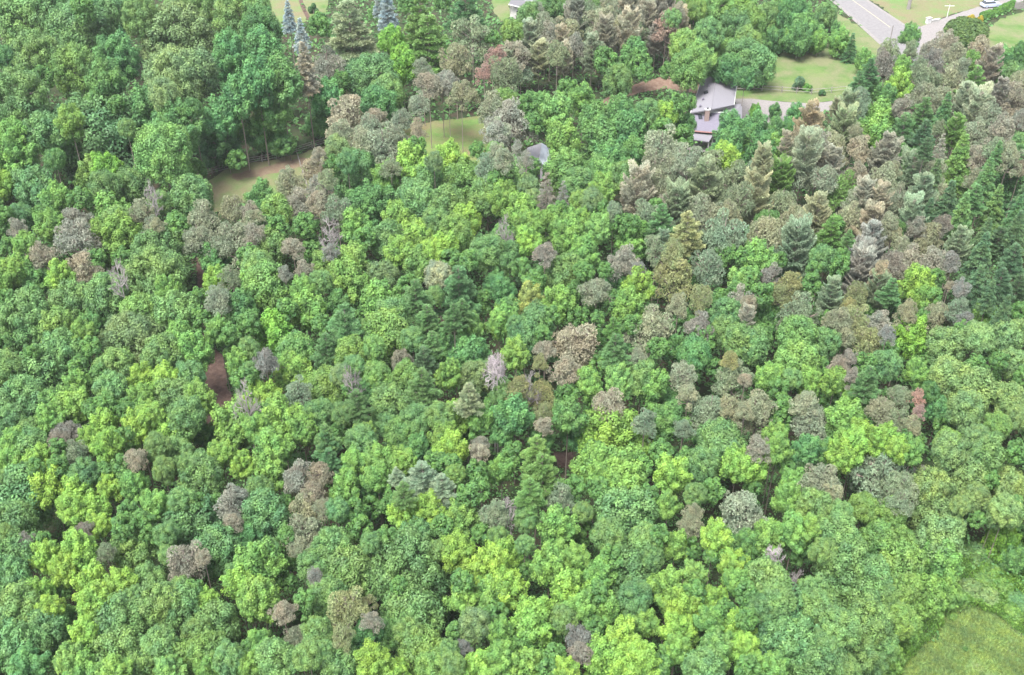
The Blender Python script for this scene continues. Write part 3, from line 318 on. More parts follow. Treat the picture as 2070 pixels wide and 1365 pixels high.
LANDMARKS = '''
98|200|upper left bare tree|d:bare grey branching tree in the dark gap at the upper left
398|200|leaning bare tree|d:leaning bare grey tree in front of the dark woodland gap
305|384|small grey dead tree|d:small grey dead tree poking up left of the pasture
506|150|huge woodland maple|-
500|385|brown pasture|-
215|285|huge bluish oak crown|o:huge bluish green rounded crown at the left, above the pasture level
330|300|tall light crown|o:tall olive green crown standing at the left end of the rail fence
585|40|silvery spruce|s:tall silvery blue spruce next to the bare yard
608|75|shorter silvery spruce|s:shorter silvery blue spruce just below the tall silvery one
785|20|top silvery spruce|s:silvery spruce at the top edge left of the big feathery pine
800|95|vivid green tree|-
710|70|wispy grey green pine|w:large wispy grey green pine in the upper centre left
845|250|pink dying conifer|c:pink dying conifer at the left end of the green lawn
705|245|brown domed pine|p:pinkish brown domed pine above the left end of the lawn
905|165|lawn pines|-
720|365|dark blue grey crown|-
682|420|round grey pine|-
450|355|rail fence|-
940|300|small green lawn|-
1010|15|house at top edge|-
1090|315|pale shed|-
1110|385|dead brown conifer|c:dead reddish brown fan shaped conifer below the pale shed
1140|400|dead mauve conifer|c:mauve grey dead conifer right beside the reddish brown fan shaped one
1000|110|salmon conifer|c:salmon pink dying conifer left of the tall pine grove
1115|85|rusty topped pine|r:small rusty pink topped pine in the tall grove
1339|45|pale pink pine|r:tall pale salmon pine with bare lower trunk at the grove's right end
1300|180|red mulch strip|-
1445|190|big roofed house|-
1340|235|yellow lime maple|-
1600|205|driveway|-
1640|150|right lawn|-
1530|120|road side grove|-
1760|40|road|-
1840|65|column tree at the junction|-
1942|60|large dense bush|-
1998|130|lilac grey dead pine|p:lilac grey pine crown near the right edge lawn
1775|260|tall fresh green maple|-
1935|335|yellow green spruce|s:large yellowish olive pointed spruce in the right half pines
2040|370|blue green spruce|s:large bluish green spruce at the right edge
2020|520|deep green spruce group|-
1790|130|mauve grey pine|-
155|470|left brown round pine|-
80|515|small brown pine|-
235|545|purple dead tree|d:purplish bare tree between grey green crowns on the left
450|480|twin tan pines|-
440|610|tan pine by the path|-
440|780|brown path gap|-
665|465|white branched dead tree|d:white branched dead tree left of the centre, high up
668|506|pinkish dead conifer|c:pinkish dead conifer just below the white branched dead tree
537|730|purple grey pine|p:purplish grey round pine right of the brown path gap
700|660|star shaped pale pine|w:pale bluish star shaped pine left of centre
925|590|bluish feathery pine|-
810|725|orange brown tree|p:small orange brown tree top in the centre
998|735|whitish dead tree|d:whitish dead tree standing in the centre
855|785|feathery centre pine|-
1100|510|narrow mauve pine|p:narrow mauve grey pine standing alone above centre
1205|580|tall grey tan pine|-
1360|550|golden olive pine|-
1285|570|bright lime tree|-
1315|650|leaning tan pine|-
1155|705|big pinkish pine|p:big pinkish brown pine with spreading crown right of centre
1072|760|dead twigs over golden pine|d:small bare twigs sticking up above the golden olive pine
1068|605|orange tinged tree|m:orange tinged tree right of centre
1235|815|low pinkish pine|-
1305|850|small grey green round pine|-
1240|905|large lime maple|-
1430|830|grey olive pine cluster|-
1857|815|rusty conifer|-
1820|700|right vivid green maple|-
1925|690|pale feathery crown|-
1740|660|golden olive pine group|-
1680|500|small yellow lime maple|-
1665|460|fresh green feathery tree|-
1760|900|wide lime yellow maple|-
1530|840|round tan pine|-
1635|850|tall tan pine|-
135|885|pale mauve pine|-
270|920|little brown pine|-
75|1010|left big bluish crown|-
475|1020|pinkish pine with dark foot|-
390|1110|brown pine over blue crown|-
620|970|branching brown pine|-
620|1075|lower tan pine|-
220|1190|wide yellow lime mass|-
970|910|small pink pine|p:small pinkish brown round pine above the bottom centre
850|980|pale feathery pine|-
1085|950|large olive star pine|-
1025|1040|tall grey snag|d:tall grey bare snag beside the large olive star shaped pine
830|1110|huge bluish round crown|o:huge round bluish green crown at the bottom centre left
705|1240|golden tan pine|-
575|1240|slim pinkish pine|p:slim pinkish brown pine at the bottom left of centre
530|1160|fresh green lobed maple|-
1000|1150|tall lime maple|-
1270|1050|bluish round crown|o:bluish green round crown in the lower centre right
1495|1030|big grey tan pine|-
1395|1050|small narrow tan pine|-
1560|1130|whitish mauve dead tree|d:whitish mauve dead bare tree in the lower right
1665|975|cone shaped tan pine|-
1780|965|large grey green pine mass|-
1860|955|lilac bare branches|d:lilac bare branches beside the large grey green pine
1890|1060|pale feathery bank crown|-
2025|1090|right edge vivid maple|-
1975|1125|grey blue bush|b:grey blue bush in the dark hollow above the meadow
1956|1312|meadow sapling|m:pale green sapling standing alone in the corner meadow
1175|1300|mauve brown pine|-
1255|1310|bright yellow lime maple|-
1605|1260|wide bluish crown|-
1700|1180|tall mid green crown|-
60|1310|bottom left corner|-
'''
# ------------------------------------------------------------------ ground and its openings
def pip(x, y, poly):
    inside = np.zeros(np.shape(x), bool); n = len(poly); j = n - 1
    for i in range(n):
        xi, yi = poly[i][:2]; xj, yj = poly[j][:2]
        c = ((yi > y) != (yj > y)) & (x < (xj - xi) * (y - yi) / (yj - yi + 1e-12) + xi)
        inside ^= c; j = i
    return inside
def poly_world(px, wob=0.35, step=1.2):
    P = [np.array(G(*p)[:2]) for p in px]; out = []
    for i in range(len(P)):
        a, b = P[i], P[(i + 1) % len(P)]; L = np.linalg.norm(b - a); k = max(1, int(L / step))
        for j in range(k):
            q = a + (b - a) * j / k
            out.append(tuple(q + (rng.normal(size=2) * wob if j else 0)))
    return out
def sheet(name, px, z, mat, wob=.35, step=1.2, kind="structure"):
    w = poly_world(px, wob, step); me = bpy.data.meshes.new(name)
    me.from_pydata([(x, y, z) for x, y in w], [], [list(range(len(w)))]); me.materials.append(mat)
    import bmesh
    bm = bmesh.new(); bm.from_mesh(me); bmesh.ops.triangulate(bm, faces=bm.faces[:]); bm.normal_update()
    if sum(f.normal.z for f in bm.faces) < 0: bmesh.ops.reverse_faces(bm, faces=bm.faces[:])
    bm.to_mesh(me); bm.free()
    o = link(name, me); o["kind"] = kind
    return o, w
M_FLOOR = ground_mat("forest_floor", [(.035, .045, .022), (.06, .04, .032), (.03, .055, .022)], [.25, .6])
M_DIRT = ground_mat("bare_earth", [(.16, .115, .085), (.14, .095, .075), (.16, .13, .085)], [.5, 1.2])
M_LITTER = ground_mat("needle_litter", [(.085, .055, .048), (.06, .04, .036), (.11, .075, .062)], [.7, 1.6])
M_MULCH = ground_mat("red_mulch", [(.17, .11, .085), (.14, .09, .07), (.20, .145, .11)], [.5, 1.0])
M_LAWN = ground_mat("lawn_grass", [(.085, .15, .045), (.12, .16, .06), (.07, .13, .035), (.14, .15, .08)], [.09, .22, .16])
M_LAWN2 = ground_mat("green_lawn", [(.09, .17, .045), (.13, .2, .06), (.17, .15, .08)], [.15, .12])  # greener grass with tan patches for the lawn around the stemmed pines
M_PAST = ground_mat("dry_pasture", [(.13, .155, .07), (.10, .16, .055), (.15, .135, .08)], [.12, .2])
M_MEAD = ground_mat("meadow", [(.13, .19, .07), (.17, .17, .095), (.10, .19, .05), (.10, .15, .06)], [.16, .35, .22])
M_ROAD = flat_mat("worn_asphalt", (.14, .135, .142), .9, (.175, .168, .175), 1.5, .1)
M_GRAVEL = flat_mat("pale_gravel", (.16, .15, .15), .95, (.21, .195, .195), 2.5, .2)
gm = bpy.data.meshes.new("forest_floor"); S_ = 900
gm.from_pydata([(-S_, -S_, 0), (S_, -S_, 0), (S_, S_ * 1.6, 0), (-S_, S_ * 1.6, 0)], [], [(0, 1, 2, 3)]); gm.materials.append(M_FLOOR)
link("ground", gm)["kind"] = "structure"
openings = []
def opening(*a, **k):
    o, w = sheet(*a, **k); openings.append(w); return o
opening("pasture", [(412, 372), (470, 335), (560, 322), (620, 308), (670, 292), (760, 275), (830, 262), (860, 300), (820, 345), (700, 380), (600, 400), (500, 410), (430, 430)], .012, M_PAST)
opening("lawn", [(820, 262), (880, 244), (985, 232), (1010, 262), (1012, 350), (985, 368), (910, 345), (850, 340)], .014, M_LAWN2)
opening("dirt_track", [(470, 352), (560, 330), (640, 314), (645, 326), (560, 350), (480, 366)], .02, M_DIRT)
opening("mulch_bed", [(1213, 205), (1250, 182), (1300, 165), (1360, 153), (1410, 152), (1418, 190), (1345, 180), (1300, 186), (1260, 198), (1228, 212)], .014, M_MULCH, wob=.2)
opening("lawn", [(1484, 182), (1540, 182), (1556, 112), (1620, 95), (1700, 100), (1745, 112), (1735, 195), (1716, 202), (1640, 209), (1560, 205), (1484, 200)], .014, M_LAWN)
opening("grass_verge", [(1685, 20), (1745, 60), (1792, 92), (1800, 118), (1745, 112), (1715, 96), (1690, 60)], .014, M_LAWN)
opening("roadside_grass", [(1745, -12), (2000, -12), (1985, 14), (1928, 28), (1872, 52), (1828, 52)], .014, M_PAST)
opening("lawn", [(1985, 62), (2040, 32), (2110, 12), (2170, 120), (2070, 122), (1996, 114)], .018, M_LAWN)
opening("bare_yard", [(533, -12), (608, -12), (622, 42), (590, 50), (540, 44)], .014, M_PAST)
opening("lawn", [(606, -12), (665, -12), (660, 26), (624, 38)], .018, M_LAWN)
opening("lawn", [(992, -12), (1034, -12), (1034, 34), (1010, 44), (996, 20)], .014, M_LAWN)
opening("forest_path", [(396, 520), (410, 520), (422, 640), (425, 700), (452, 720), (462, 790), (482, 820), (460, 858), (415, 862), (412, 780), (418, 730), (404, 640)], .012, M_LITTER, wob=.15)
opening("bare_soil", [(1118, 915), (1165, 915), (1168, 950), (1128, 945)], .012, M_LITTER, wob=.15)
opening("driveway", [(1484, 200), (1520, 200), (1560, 204.5), (1640, 209.5), (1716, 202), (1740, 205), (1740, 216), (1650, 228), (1625, 232), (1585, 250), (1540, 268), (1490, 240)], .03, M_GRAVEL, wob=.06)
opening("road", [(1672, -14), (1735, -14), (1828, 50), (1860, 54), (1860, 130), (1782, 92)], .03, M_ROAD, wob=.04)
opening("side_road", [(1860, 54.5), (1905, 38), (1940, 26), (1990, 10), (2060, -12), (2110, -12), (2020, 20), (1960, 48), (1905, 78), (1860, 110)], .026, M_GRAVEL, wob=.08)
me_field = opening("meadow", [(1780, 1420), (1822, 1358), (1858, 1315), (1905, 1270), (1908, 1240), (1960, 1230), (2020, 1250), (2075, 1285), (2240, 1370), (2240, 1500), (1780, 1500)], .014, M_MEAD, wob=.6)
field_w = openings[-1]
M_LINE = flat_mat("road_line", (.33, .29, .2), .8)
# faint centre line and pale shoulder of the road
def strip(name, pts, width, z, mat):
    P = [np.array(G(*p)[:2]) for p in pts]; V = []; Fc = []
    for i, p in enumerate(P):
        d = P[min(i + 1, len(P) - 1)] - P[max(i - 1, 0)]; d /= np.linalg.norm(d); nn = np.array([-d[1], d[0]]) * width / 2
        V += [(*(p + nn), z), (*(p - nn), z)]
        if i: Fc.append((2 * i - 2, 2 * i - 1, 2 * i + 1, 2 * i))
    me = bpy.data.meshes.new(name); me.from_pydata(V, [], Fc); me.materials.append(mat)
    o = link(name, me); o["kind"] = "structure"; return o
strip("road_marking", [(1703, -14), (1745, 16), (1800, 56)], .14, .036, M_LINE)
strip("road_shoulder", [(1674, -6), (1712, 26), (1782, 90)], .9, .037, M_GRAVEL)
strip("road_shoulder", [(1735, -10), (1770, 13), (1828, 51)], .7, .037, M_GRAVEL)
strip("dirt_kerb", [(604, -10), (612, 14), (626, 42)], .9, .026, M_LITTER)

# ------------------------------------------------------------------ crown variants
COLS = {'L': (.175, .32, .075), 'V': (.135, .295, .06), 'G': (.14, .275, .08), 'E': (.095, .22, .085), 'M': (.14, .26, .10), 'B': (.12, .24, .10),
        'D': (.07, .17, .08), 'O': (.15, .28, .09), 'Q': (.235, .315, .20), 'T': (.30, .345, .23), 'P': (.33, .335, .26), 'Y': (.29, .325, .155),
        'U': (.275, .28, .24), 'J': (.175, .285, .115), 'K': (.33, .315, .225), 'R': (.41, .28, .235), 'S': (.28, .35, .38), 'N': (.42, .36, .38), 'W': (1, 1, 1)}
VAR = {}
VAR['m'] = [crown_maple() for _ in range(6)] + [crown_maple(44, 330, .049, 1.7, .25, cone=.32) for _ in range(3)]
VAR['mbig'] = [crown_maple(105, 260, .031, 1.5, .165) for _ in range(3)]
VAR['o'] = [crown_round() for _ in range(6)]
VAR['obig'] = [crown_round(175, 150, .028, .145) for _ in range(3)]
VAR['p'] = [crown_pine(int(rng.integers(26, 44)), cone=rng.uniform(.1, .5)) for _ in range(9)]
VAR['pl'] = [crown_whorl(int(rng.integers(9, 13)), 6, 1.1, -1.0, .085, .03, rng.uniform(-.08, .05), 36, rng.uniform(.3, .5), spread=.3, rise=rng.uniform(.3, .6), nm='pine_crown', jit=4.0) for _ in range(7)]
VAR['w'] = [crown_whorl() for _ in range(4)]
VAR['s'] = [crown_whorl(17, 8, 2.2, -1.5, .10, .03, .32, 15, .85, M_SPR, M_BARK, .12, "spruce_crown") for _ in range(3)]
VAR['c'] = [crown_pine(18, 1300, .10, .024, 1.1, cone=.4) for _ in range(2)] + [crown_whorl(11, 6, 1.5, -1.1, .09, .02, .25, 12, .8, M_NEED, M_PBARK, .1, "dead_needle_crown")]
VAR['cR'] = VAR['c'][:2]
VAR['b'] = [crown_round(40, 110, .075, .26) for _ in range(2)]
VAR['dN'] = [branch_tree(wood=M_DEAD, n0=12, zr=(.6, .95)) for _ in range(2)]; VAR['dU'] = VAR['dN']
VAR['dW'] = [branch_tree(wood=M_PALE, n0=16, up=.2, zr=(.76, .97)) for _ in range(2)]
T_BROAD, T_PINE = trunk_mesh(M_BARK), trunk_mesh(M_PBARK)
WORD = {'L': 'lime green', 'V': 'vivid green', 'G': 'fresh green', 'E': 'deep green', 'M': 'mid green', 'B': 'bluish green', 'D': 'dark green', 'O': 'olive green',
        'Q': 'grey green', 'T': 'tan olive', 'P': 'pinkish brown', 'Y': 'golden olive', 'U': 'mauve grey', 'J': 'pale yellowish green', 'K': 'orange brown',
        'R': 'rusty pink', 'S': 'silvery blue', 'N': 'grey', 'W': 'pale'}
KIND = {'m': ('maple_tree', 'maple', 'tree'), 'o': ('broadleaf_tree', 'broad crowned tree', 'tree'), 'p': ('pine_tree', 'pine', 'pine'), 'w': ('white_pine', 'feathery pine', 'pine'),
        's': ('spruce_tree', 'pointed spruce', 'spruce'), 'c': ('dying_conifer', 'dying conifer', 'dead conifer'), 'd': ('bare_tree', 'bare dead tree', 'dead tree'),
        'b': ('bush', 'bush', 'bush'), 'r': ('tall_pine', 'tall pine', 'pine')}
# ------------------------------------------------------------------ reading the survey of the trees
items = []
for blk in SURVEY.strip().split('@')[1:]:
    lines = blk.strip().split('\n'); x0, y0, sc = map(float, lines[0].split())
    for t in ';'.join(lines[1:]).split(';'):
        for e in [t.split()]:
            if len(e) != 4 or len(e[3]) != 2 or e[3] == 'xx': continue
            items.append([x0 + float(e[0]) / sc, y0 + float(e[1]) / sc, float(e[2]) / sc, e[3][0], e[3][1]])
def height_of(px, py, k, w, c='G'):
    if k == 'b': return 1.6
    if px < 640 and py < 330: h = 19 - 5 * max(0, py - 200) / 130 if px > 380 or py < 200 else 16
    elif py < 330: h = 13.5
    else: h = 11.5
    if 1450 < px < 1760 and py < 130: h = 11
    if 380 < px < 640 and 215 < py < 330: h = 9
    if k == 'd': h += 3
    if py > 900: h = 12.5
    if px > 1700 and py > 930: h = 9.5
    if px > 1760 and py > 1040: h = 7.5
    if k in 'p': h += .8
    if k == 'w': h += 2
    if k == 's': h += 3
    if k == 'c': h += 1
    return h
trees = []
for px, py, w, k, c in items:
    H = height_of(px, py, k, w, c) * random.uniform(.9, 1.08)
    if k == 'm' and c in 'ED' and w < 60: H -= 3.0         # shorter trees of the lower storey
    if k == 'o' and c == 'E' and w < 60: H -= 2.5
    r = w / 2 / 12
    for _ in range(4):
        if k == 'b': a = r * .75; H = 2 * a * .8
        elif k == 's': a = r
        elif k in 'mo': a = min(max(.4 * H, .95 * r), 1.2 * r)
        elif k == 'p': a = min(max(.36 * H, .95 * r), (1.5 if px > 1230 and py < 640 else 1.3) * r)
        elif k == 'w': a = min(.42 * H, 1.15 * r)
        elif k == 'c': a = min(.36 * H, 1.5 * r)
        else: a = r
        low = (1450 < px < 1760 and py < 130) or (1495 < px < 1620 and 210 < py < 320) or (px > 1720 and py > 1040 and k == 'm')
        if low and k in 'mo': a = 1.3 * r; H = 2.12 * a
        if low and k == 's': H = 3.8 * r
        if k == 'm' and w < 14: a = 1.2 * r; H = 2.2 * a
        if 380 < px < 660 and py < 362 - (px - 393) * .268 and k in 'mo':      # woodland rooted behind the rail fence
            H = min(19, max(3.5, (352 - (px - 393) * .268 - py) / 10.2) + a)
        if k == 'd':
            zc = H - r; off = 0
        elif k == 's':
            zc = H - 2.2 * r; off = 0
        else:
            zc = max(H - a, a * .5); off = 0
        dep = math.atan2(-ray(px, py)[2], math.hypot(ray(px, py)[1], ray(px, py)[0]))
        P, t = at(px, py, zc)
        hp = math.sqrt((a * math.cos(dep)) ** 2 + (r * math.sin(dep)) ** 2)
        if k in 'mopwcb': off = (hp - r) * F / t
        P, t = at(px, py + off, zc)
        r = w / 2 * t / F * 1.04
        if k in 'mo': r *= 1.07
        if k == 'p': r *= 1.1
    if k == 'd' and py < 330:                    # bare trees whose foot can be seen
        P, t = at(px, py + w * .7, 0); H = w * 1.45 * t / F / .88; r = w / 2 * t / F
    trees.append(dict(px=px, py=py, w=w, k=k, c=c, x=P[0], y=P[1], H=H, r=r, a=a, zc=zc))
# tall pines with visible stems: top of crown, foot of the stem and width, in photo pixels
STEMS = [(873, 135, 300, 58, 'P'), (898, 140, 278, 60, 'P'), (911, 142, 292, 50, 'P'), (936, 160, 308, 58, 'T'),
         (1048, 75, 196, 54, 'P'), (1070, 50, 160, 50, 'T'), (1100, 22, 155, 52, 'T'), (1124, 80, 208, 46, 'Q'), (1088, 92, 190, 52, 'T'), (1116, 76, 120, 22, 'R'), (1146, 28, 150, 56, 'T'),
         (1157, 62, 184, 46, 'P'), (1192, 78, 190, 42, 'T'), (1204, 10, 150, 58, 'T'), (1194, 62, 180, 38, 'Q'), (1236, 2, 130, 52, 'T'), (1247, 30, 150, 56, 'T'), (1264, 34, 160, 52, 'P'), (1290, -6, 110, 50, 'P'),
         (1339, 14, 154, 56, 'R2'), (1366, 28, 140, 40, 'P'), (1052, 128, 200, 46, 'Q'), (1022, 110, 198, 46, 'T'), (1178, 20, 140, 44, 'Q'), (1132, 60, 175, 40, 'P'), (1290, 40, 140, 40, 'Q'), (1350, 60, 150, 36, 'P'),
         (1080, 20, 140, 50, 'P'), (1110, 40, 165, 46, 'P'), (1160, 5, 140, 50, 'P'), (1218, 45, 165, 44, 'P'), (1225, -5, 120, 48, 'T'), (1262, 5, 130, 48, 'P'), (1305, 12, 135, 46, 'P'), (1320, 55, 150, 36, 'U'), (1138, 95, 200, 36, 'P'), (1210, 95, 178, 34, 'T'), (1035, 100, 190, 46, 'P'), (1064, 105, 190, 42, 'P'), (1275, 60, 155, 38, 'T'),
         (1315, 610, 745, 10, 'x')]
for tx, ty, by, w, c in STEMS:
    if c == 'x': continue
    B, tb = at(tx, by, 0)
    # height at which the top of the crown is seen above that foot
    H = 15.0
    for _ in range(12):
        py = proj(B[0], B[1], H)[1]; H += (py - ty) * tb / F / math.cos(R(28))
    r = w / 2 * tb / F * 1.05; a = min(r * 1.1, H * .25) if tx < 960 else min(r * 1.5, H * .3)
    c2 = 'P' if c in ('R2', 'R') else c
    trees.append(dict(px=tx, py=ty + w * .5, w=w, k='r', c=c2, x=B[0], y=B[1], H=H, r=r, a=a, zc=H - a, pink=(c in ('R2', 'R'))))
# only the 300 largest maples and the 300 largest round crowned trees stand as things; the rest form the lower storey
for kk in 'mo':
    lst = sorted([t for t in trees if t['k'] == kk], key=lambda t: -t['w'])
    for t in lst[300:]:
        if not (t['px'] > 1450 and t['py'] < 330): t['stuff'] = True
# ------------------------------------------------------------------ building the trees
def hashf(t, k): return (math.sin(t['px'] * 12.9898 + t['py'] * 78.233 + k * 37.7) * 43758.5453) % 1.0
def build_tree(t):
    k = t['k']; nm, _, cat = KIND[k]; rz = hashf(t, 1) * 6.283
    root = empty(nm, (t['x'], t['y'], 0), rz); root["category"] = cat; t['root'] = root
    h1, h2, h3 = hashf(t, 2), hashf(t, 3), hashf(t, 4)
    if k == 'd':
        V = VAR['d' + t['c']]; o = link("bare_branches", V[int(h1 * len(V))], root); hh = t['H'] * 1.0
        rr = min(max(t['r'] * 5, .5 * hh), 1.2 * hh)
        o.scale = (rr, rr, hh); return
    key = k
    if k in 'mo' and t['r'] > 3.7: key = k + 'big'
    if k == 'r': key = 'pl' if t['px'] > 960 and hashf(t, 9) < .35 else 'p'
    if k == 'c' and t['c'] == 'R': key = 'cR'
    if k == 'p' and (hashf(t, 9) < (.28 if t['px'] > 1230 and t['py'] < 640 else 0)) and t['w'] < 95 and t['c'] != 'Y': key = 'pl'
    V = VAR[key]; me = V[int(h1 * len(V)) % len(V)]
    if k == 's' and t['w'] > 0: me = V[int(h1 * len(V)) % len(V)]
    o = link("crown" if k != 'b' else "foliage", me, root, (0, 0, t['zc']))
    sz = t['a'] / 1.2 if k == 'w' else (t['r'] if k == 's' else t['a'])
    if k == 'c': sz = t['a'] / 1.1
    o.scale = (t['r'] * (1 + .1 * (h2 - .5)), t['r'] * (1 - .1 * (h2 - .5)), sz)
    if t.get('pink'): c = (.38, .31, .265)
    else: c = COLS[t['c']]
    if k == 'o' and t['c'] == 'Q': c = (.145, .24, .115)
    if k == 'm' and t['c'] == 'K': c = (.18, .24, .085)
    if k in 'sw' and t['c'] == 'E': c = (.10, .18, .09)
    f = (.88 + .24 * h3) * (1.12 if key == 'pl' else 1.0); wv = (h2 - .5) * .16
    o.color = (c[0] * f * (1 + wv), c[1] * f, c[2] * f * (1 - wv), 1)
    top = t['zc'] - sz * (.35 if k != 's' else 1.0)
    if k == 'b': top = .5
    if top > .3:
        tr = link("trunk", T_PINE if k in 'prwc' else T_BROAD, root); rr = .009 * t['H'] + .02 * t['r']
        if k == 'r': rr *= .8
        tr.scale = (rr, rr, top)
for t in trees:
    if not t.get('stuff'): build_tree(t)
# ------------------------------------------------------------------ the lower storey: many small crowns as one mass
def in_any(x, y, polys):
    r = np.zeros(len(x), bool)
    for p in polys: r |= pip(x, y, p)
    return r
S = Soup()
def add_small(t, nl=28, per=90):
    d = unit(fib(nl) + rng.normal(size=(nl, 3)) * .2); c = np.array([t['x'], t['y'], t['zc']]); sc = np.array([t['r'], t['r'], t['a']])
    base = np.array(COLS[t['c']]); g = .1
    for k in range(nl):
        if d[k, 2] < -.7: continue
        q = rdir(per, .25); P = d[k] * .78 * rng.uniform(.8, 1.15) + q * .3
        P = c + P * sc; N = unit(q + rdir(per) * .5 + np.array([0, 0, .4]))
        S.quads(leaves(P, N, .095 * t['r']), rng.random(per), np.clip(rng.uniform(0, .9) + rng.normal(size=per) * .1, 0, 1))
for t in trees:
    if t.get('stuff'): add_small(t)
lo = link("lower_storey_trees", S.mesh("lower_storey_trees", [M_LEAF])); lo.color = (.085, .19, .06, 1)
S = Soup(); inner = [trees[i] for i in range(0, len(trees), 3)]        # the wood goes on all round the photographed part
for gx in np.arange(-120, 121, 5.0):
    for gy in np.arange(16, 200, 5.0):
        x, y = gx + rng.uniform(-1.6, 1.6), gy + rng.uniform(-1.6, 1.6); zt = 9.0; qx, qy = proj(x, y, zt); m_ = 2.8 * F / (y * ct + (CH - zt) * st)
        outside = qx < -m_ or qx > 2070 + m_ or qy > 1365 + m_ * 1.6
        if not outside or qx < -1000 or qx > 3000 or qy > 2100: continue
        if qy < 160 and qx > 1900: continue
        if in_any(np.array([x, x + 4, x - 4]), np.array([y, y, y + 4]), openings).any(): continue
        add_small(dict(x=x, y=y, zc=rng.uniform(7, 9.5), r=rng.uniform(2.5, 3.4), a=rng.uniform(3, 4), c='G'), 30, 80)
        S.tube([(x, y, 0), (x, y, 7)], [.16, .09], 1, 5)
sw = link("surrounding_woodland", S.mesh("surrounding_woodland", [M_LEAF, M_BARK])); sw.color = (.12, .235, .085, 1)
tag(sw, "leafy woodland carrying on beyond the edges of the view", "woodland", kind="stuff")
tag(lo, "mass of small leafy trees filling the gaps between the taller crowns", "small trees", kind="stuff")
# ------------------------------------------------------------------ undergrowth on the forest floor
def scatter(n, xr, yr, keep):
    x = rng.uniform(*xr, n); y = rng.uniform(*yr, n); m = keep(x, y); return x[m], y[m]
def lowfreq(x, y, s, seed=0):
    return (np.sin(x * s + 1.3 + seed) * np.cos(y * s * 1.1 + .7 * seed) + np.sin(x * s * 2.3 + y * s * 1.7 + seed) * .6 + np.cos(x * s * 4.1 - y * s * 3.3) * .35) / 1.95
S = Soup(); OV = np.array([p for w in openings for p in w][::2])
for (y0, y1, n, sz) in ((30, 90, 120000, .15), (90, 150, 80000, .27), (150, 330, 110000, .42)):
    x, y = scatter(n, (-y1 * .52 - 12, y1 * .52 + 12), (y0, y1), lambda x, y: ~in_any(x, y, openings))
    h = np.clip(lowfreq(x, y, .75) * 2.6 + 1.9, .1, 4.6); z = h * rng.uniform(.15, 1, len(x)) ** .6
    dmin = np.full(len(x), 99.0)                      # it thins to nothing at the edge of every opening
    for i in range(0, len(OV), 40):
        dmin = np.minimum(dmin, np.sqrt(((x[:, None] - OV[None, i:i + 40, 0]) ** 2 + (y[:, None] - OV[None, i:i + 40, 1]) ** 2).min(1)))
    z = z * np.clip((dmin - .3) / 6, .06, 1)
    P = np.stack([x, y, z], 1); N = unit(rdir(len(x)) * .7 + np.array([0, 0, 1]))
    S.quads(leaves(P, N, sz), rng.random(len(x)), np.clip(lowfreq(x, y, .2, 3) * .5 + .4, 0, 1))
ug = link("undergrowth", S.mesh("undergrowth", [M_LEAF])); ug.color = (.085, .195, .07, 1)
tag(ug, "dark leafy undergrowth on the forest floor between the trunks", "undergrowth", kind="stuff")
# ------------------------------------------------------------------ weeds along the meadow edge and grass tufts in the meadow
wp = [(1750, 1460), (1775, 1380), (1790, 1300), (1800, 1200), (1830, 1110), (1900, 1060), (1985, 1110), (2100, 1105), (2230, 1200), (2240, 1380), (2068, 1288), (2018, 1252), (1960, 1232), (1908, 1242), (1905, 1272), (1858, 1318), (1822, 1362), (1780, 1460)]
wpw = [G(*p)[:2] for p in wp]
xs = [p[0] for p in wpw]; ys = [p[1] for p in wpw]
S = Soup(); x, y = scatter(140000, (min(xs), max(xs)), (min(ys), max(ys)), lambda x, y: pip(x, y, wpw))
edge = np.clip(lowfreq(x, y, .8) * .9 + 1.0, .15, 2.0) * np.where(x < G(1900, 1200)[0], 1.9, 1.0); z = edge * rng.uniform(.3, 1, len(x)); P = np.stack([x, y, z], 1)
S.quads(leaves(P, unit(rdir(len(x)) * .8 + np.array([0, 0, 1])), .075, .5), rng.random(len(x)), np.clip(lowfreq(x, y, .45, 5) * .6 + .45, 0, 1))
n = len(x) // 2; S.quads(blades(P[:n] * np.array([1, 1, .6]), unit(rdir(n) * .5 + np.array([0, 0, 1])), .38, .05), rng.random(n), rng.uniform(0, .8, n))
wd = link("tall_weeds", S.mesh("tall_weeds", [M_LEAF])); wd.color = (.115, .24, .05, 1)
tag(wd, "bright green tall weeds and brambles banked along the meadow edge", "weeds", kind="stuff")
S = Soup(); xs = [p[0] for p in field_w]; ys = [p[1] for p in field_w]; fcx = sum(xs) / len(xs); fcy = sum(ys) / len(ys)
x, y = scatter(150000, (min(xs), max(xs)), (min(ys), max(ys)), lambda x, y: pip(x, y, [((a - fcx) * 1.10 + fcx, (q_ - fcy) * 1.12 + fcy) for a, q_ in field_w]))
dn = lowfreq(x, y, .6, 2) + rng.normal(size=len(x)) * .5 > -.3; x = x[dn]; y = y[dn]
P = np.stack([x, y, np.zeros(len(x))], 1); n = len(x)
S.quads(blades(P, unit(rdir(n) * .75 + np.array([0, 0, .8])), .34, .05), rng.random(n), np.clip(lowfreq(x, y, .9, 1) * .6 + .5, 0, 1))
gr = link("meadow_grass", S.mesh("meadow_grass", [M_LEAF])); gr.color = (.20, .30, .11, 1)
tag(gr, "rough mixed green and straw coloured grass of the corner meadow", "grass", kind="stuff")
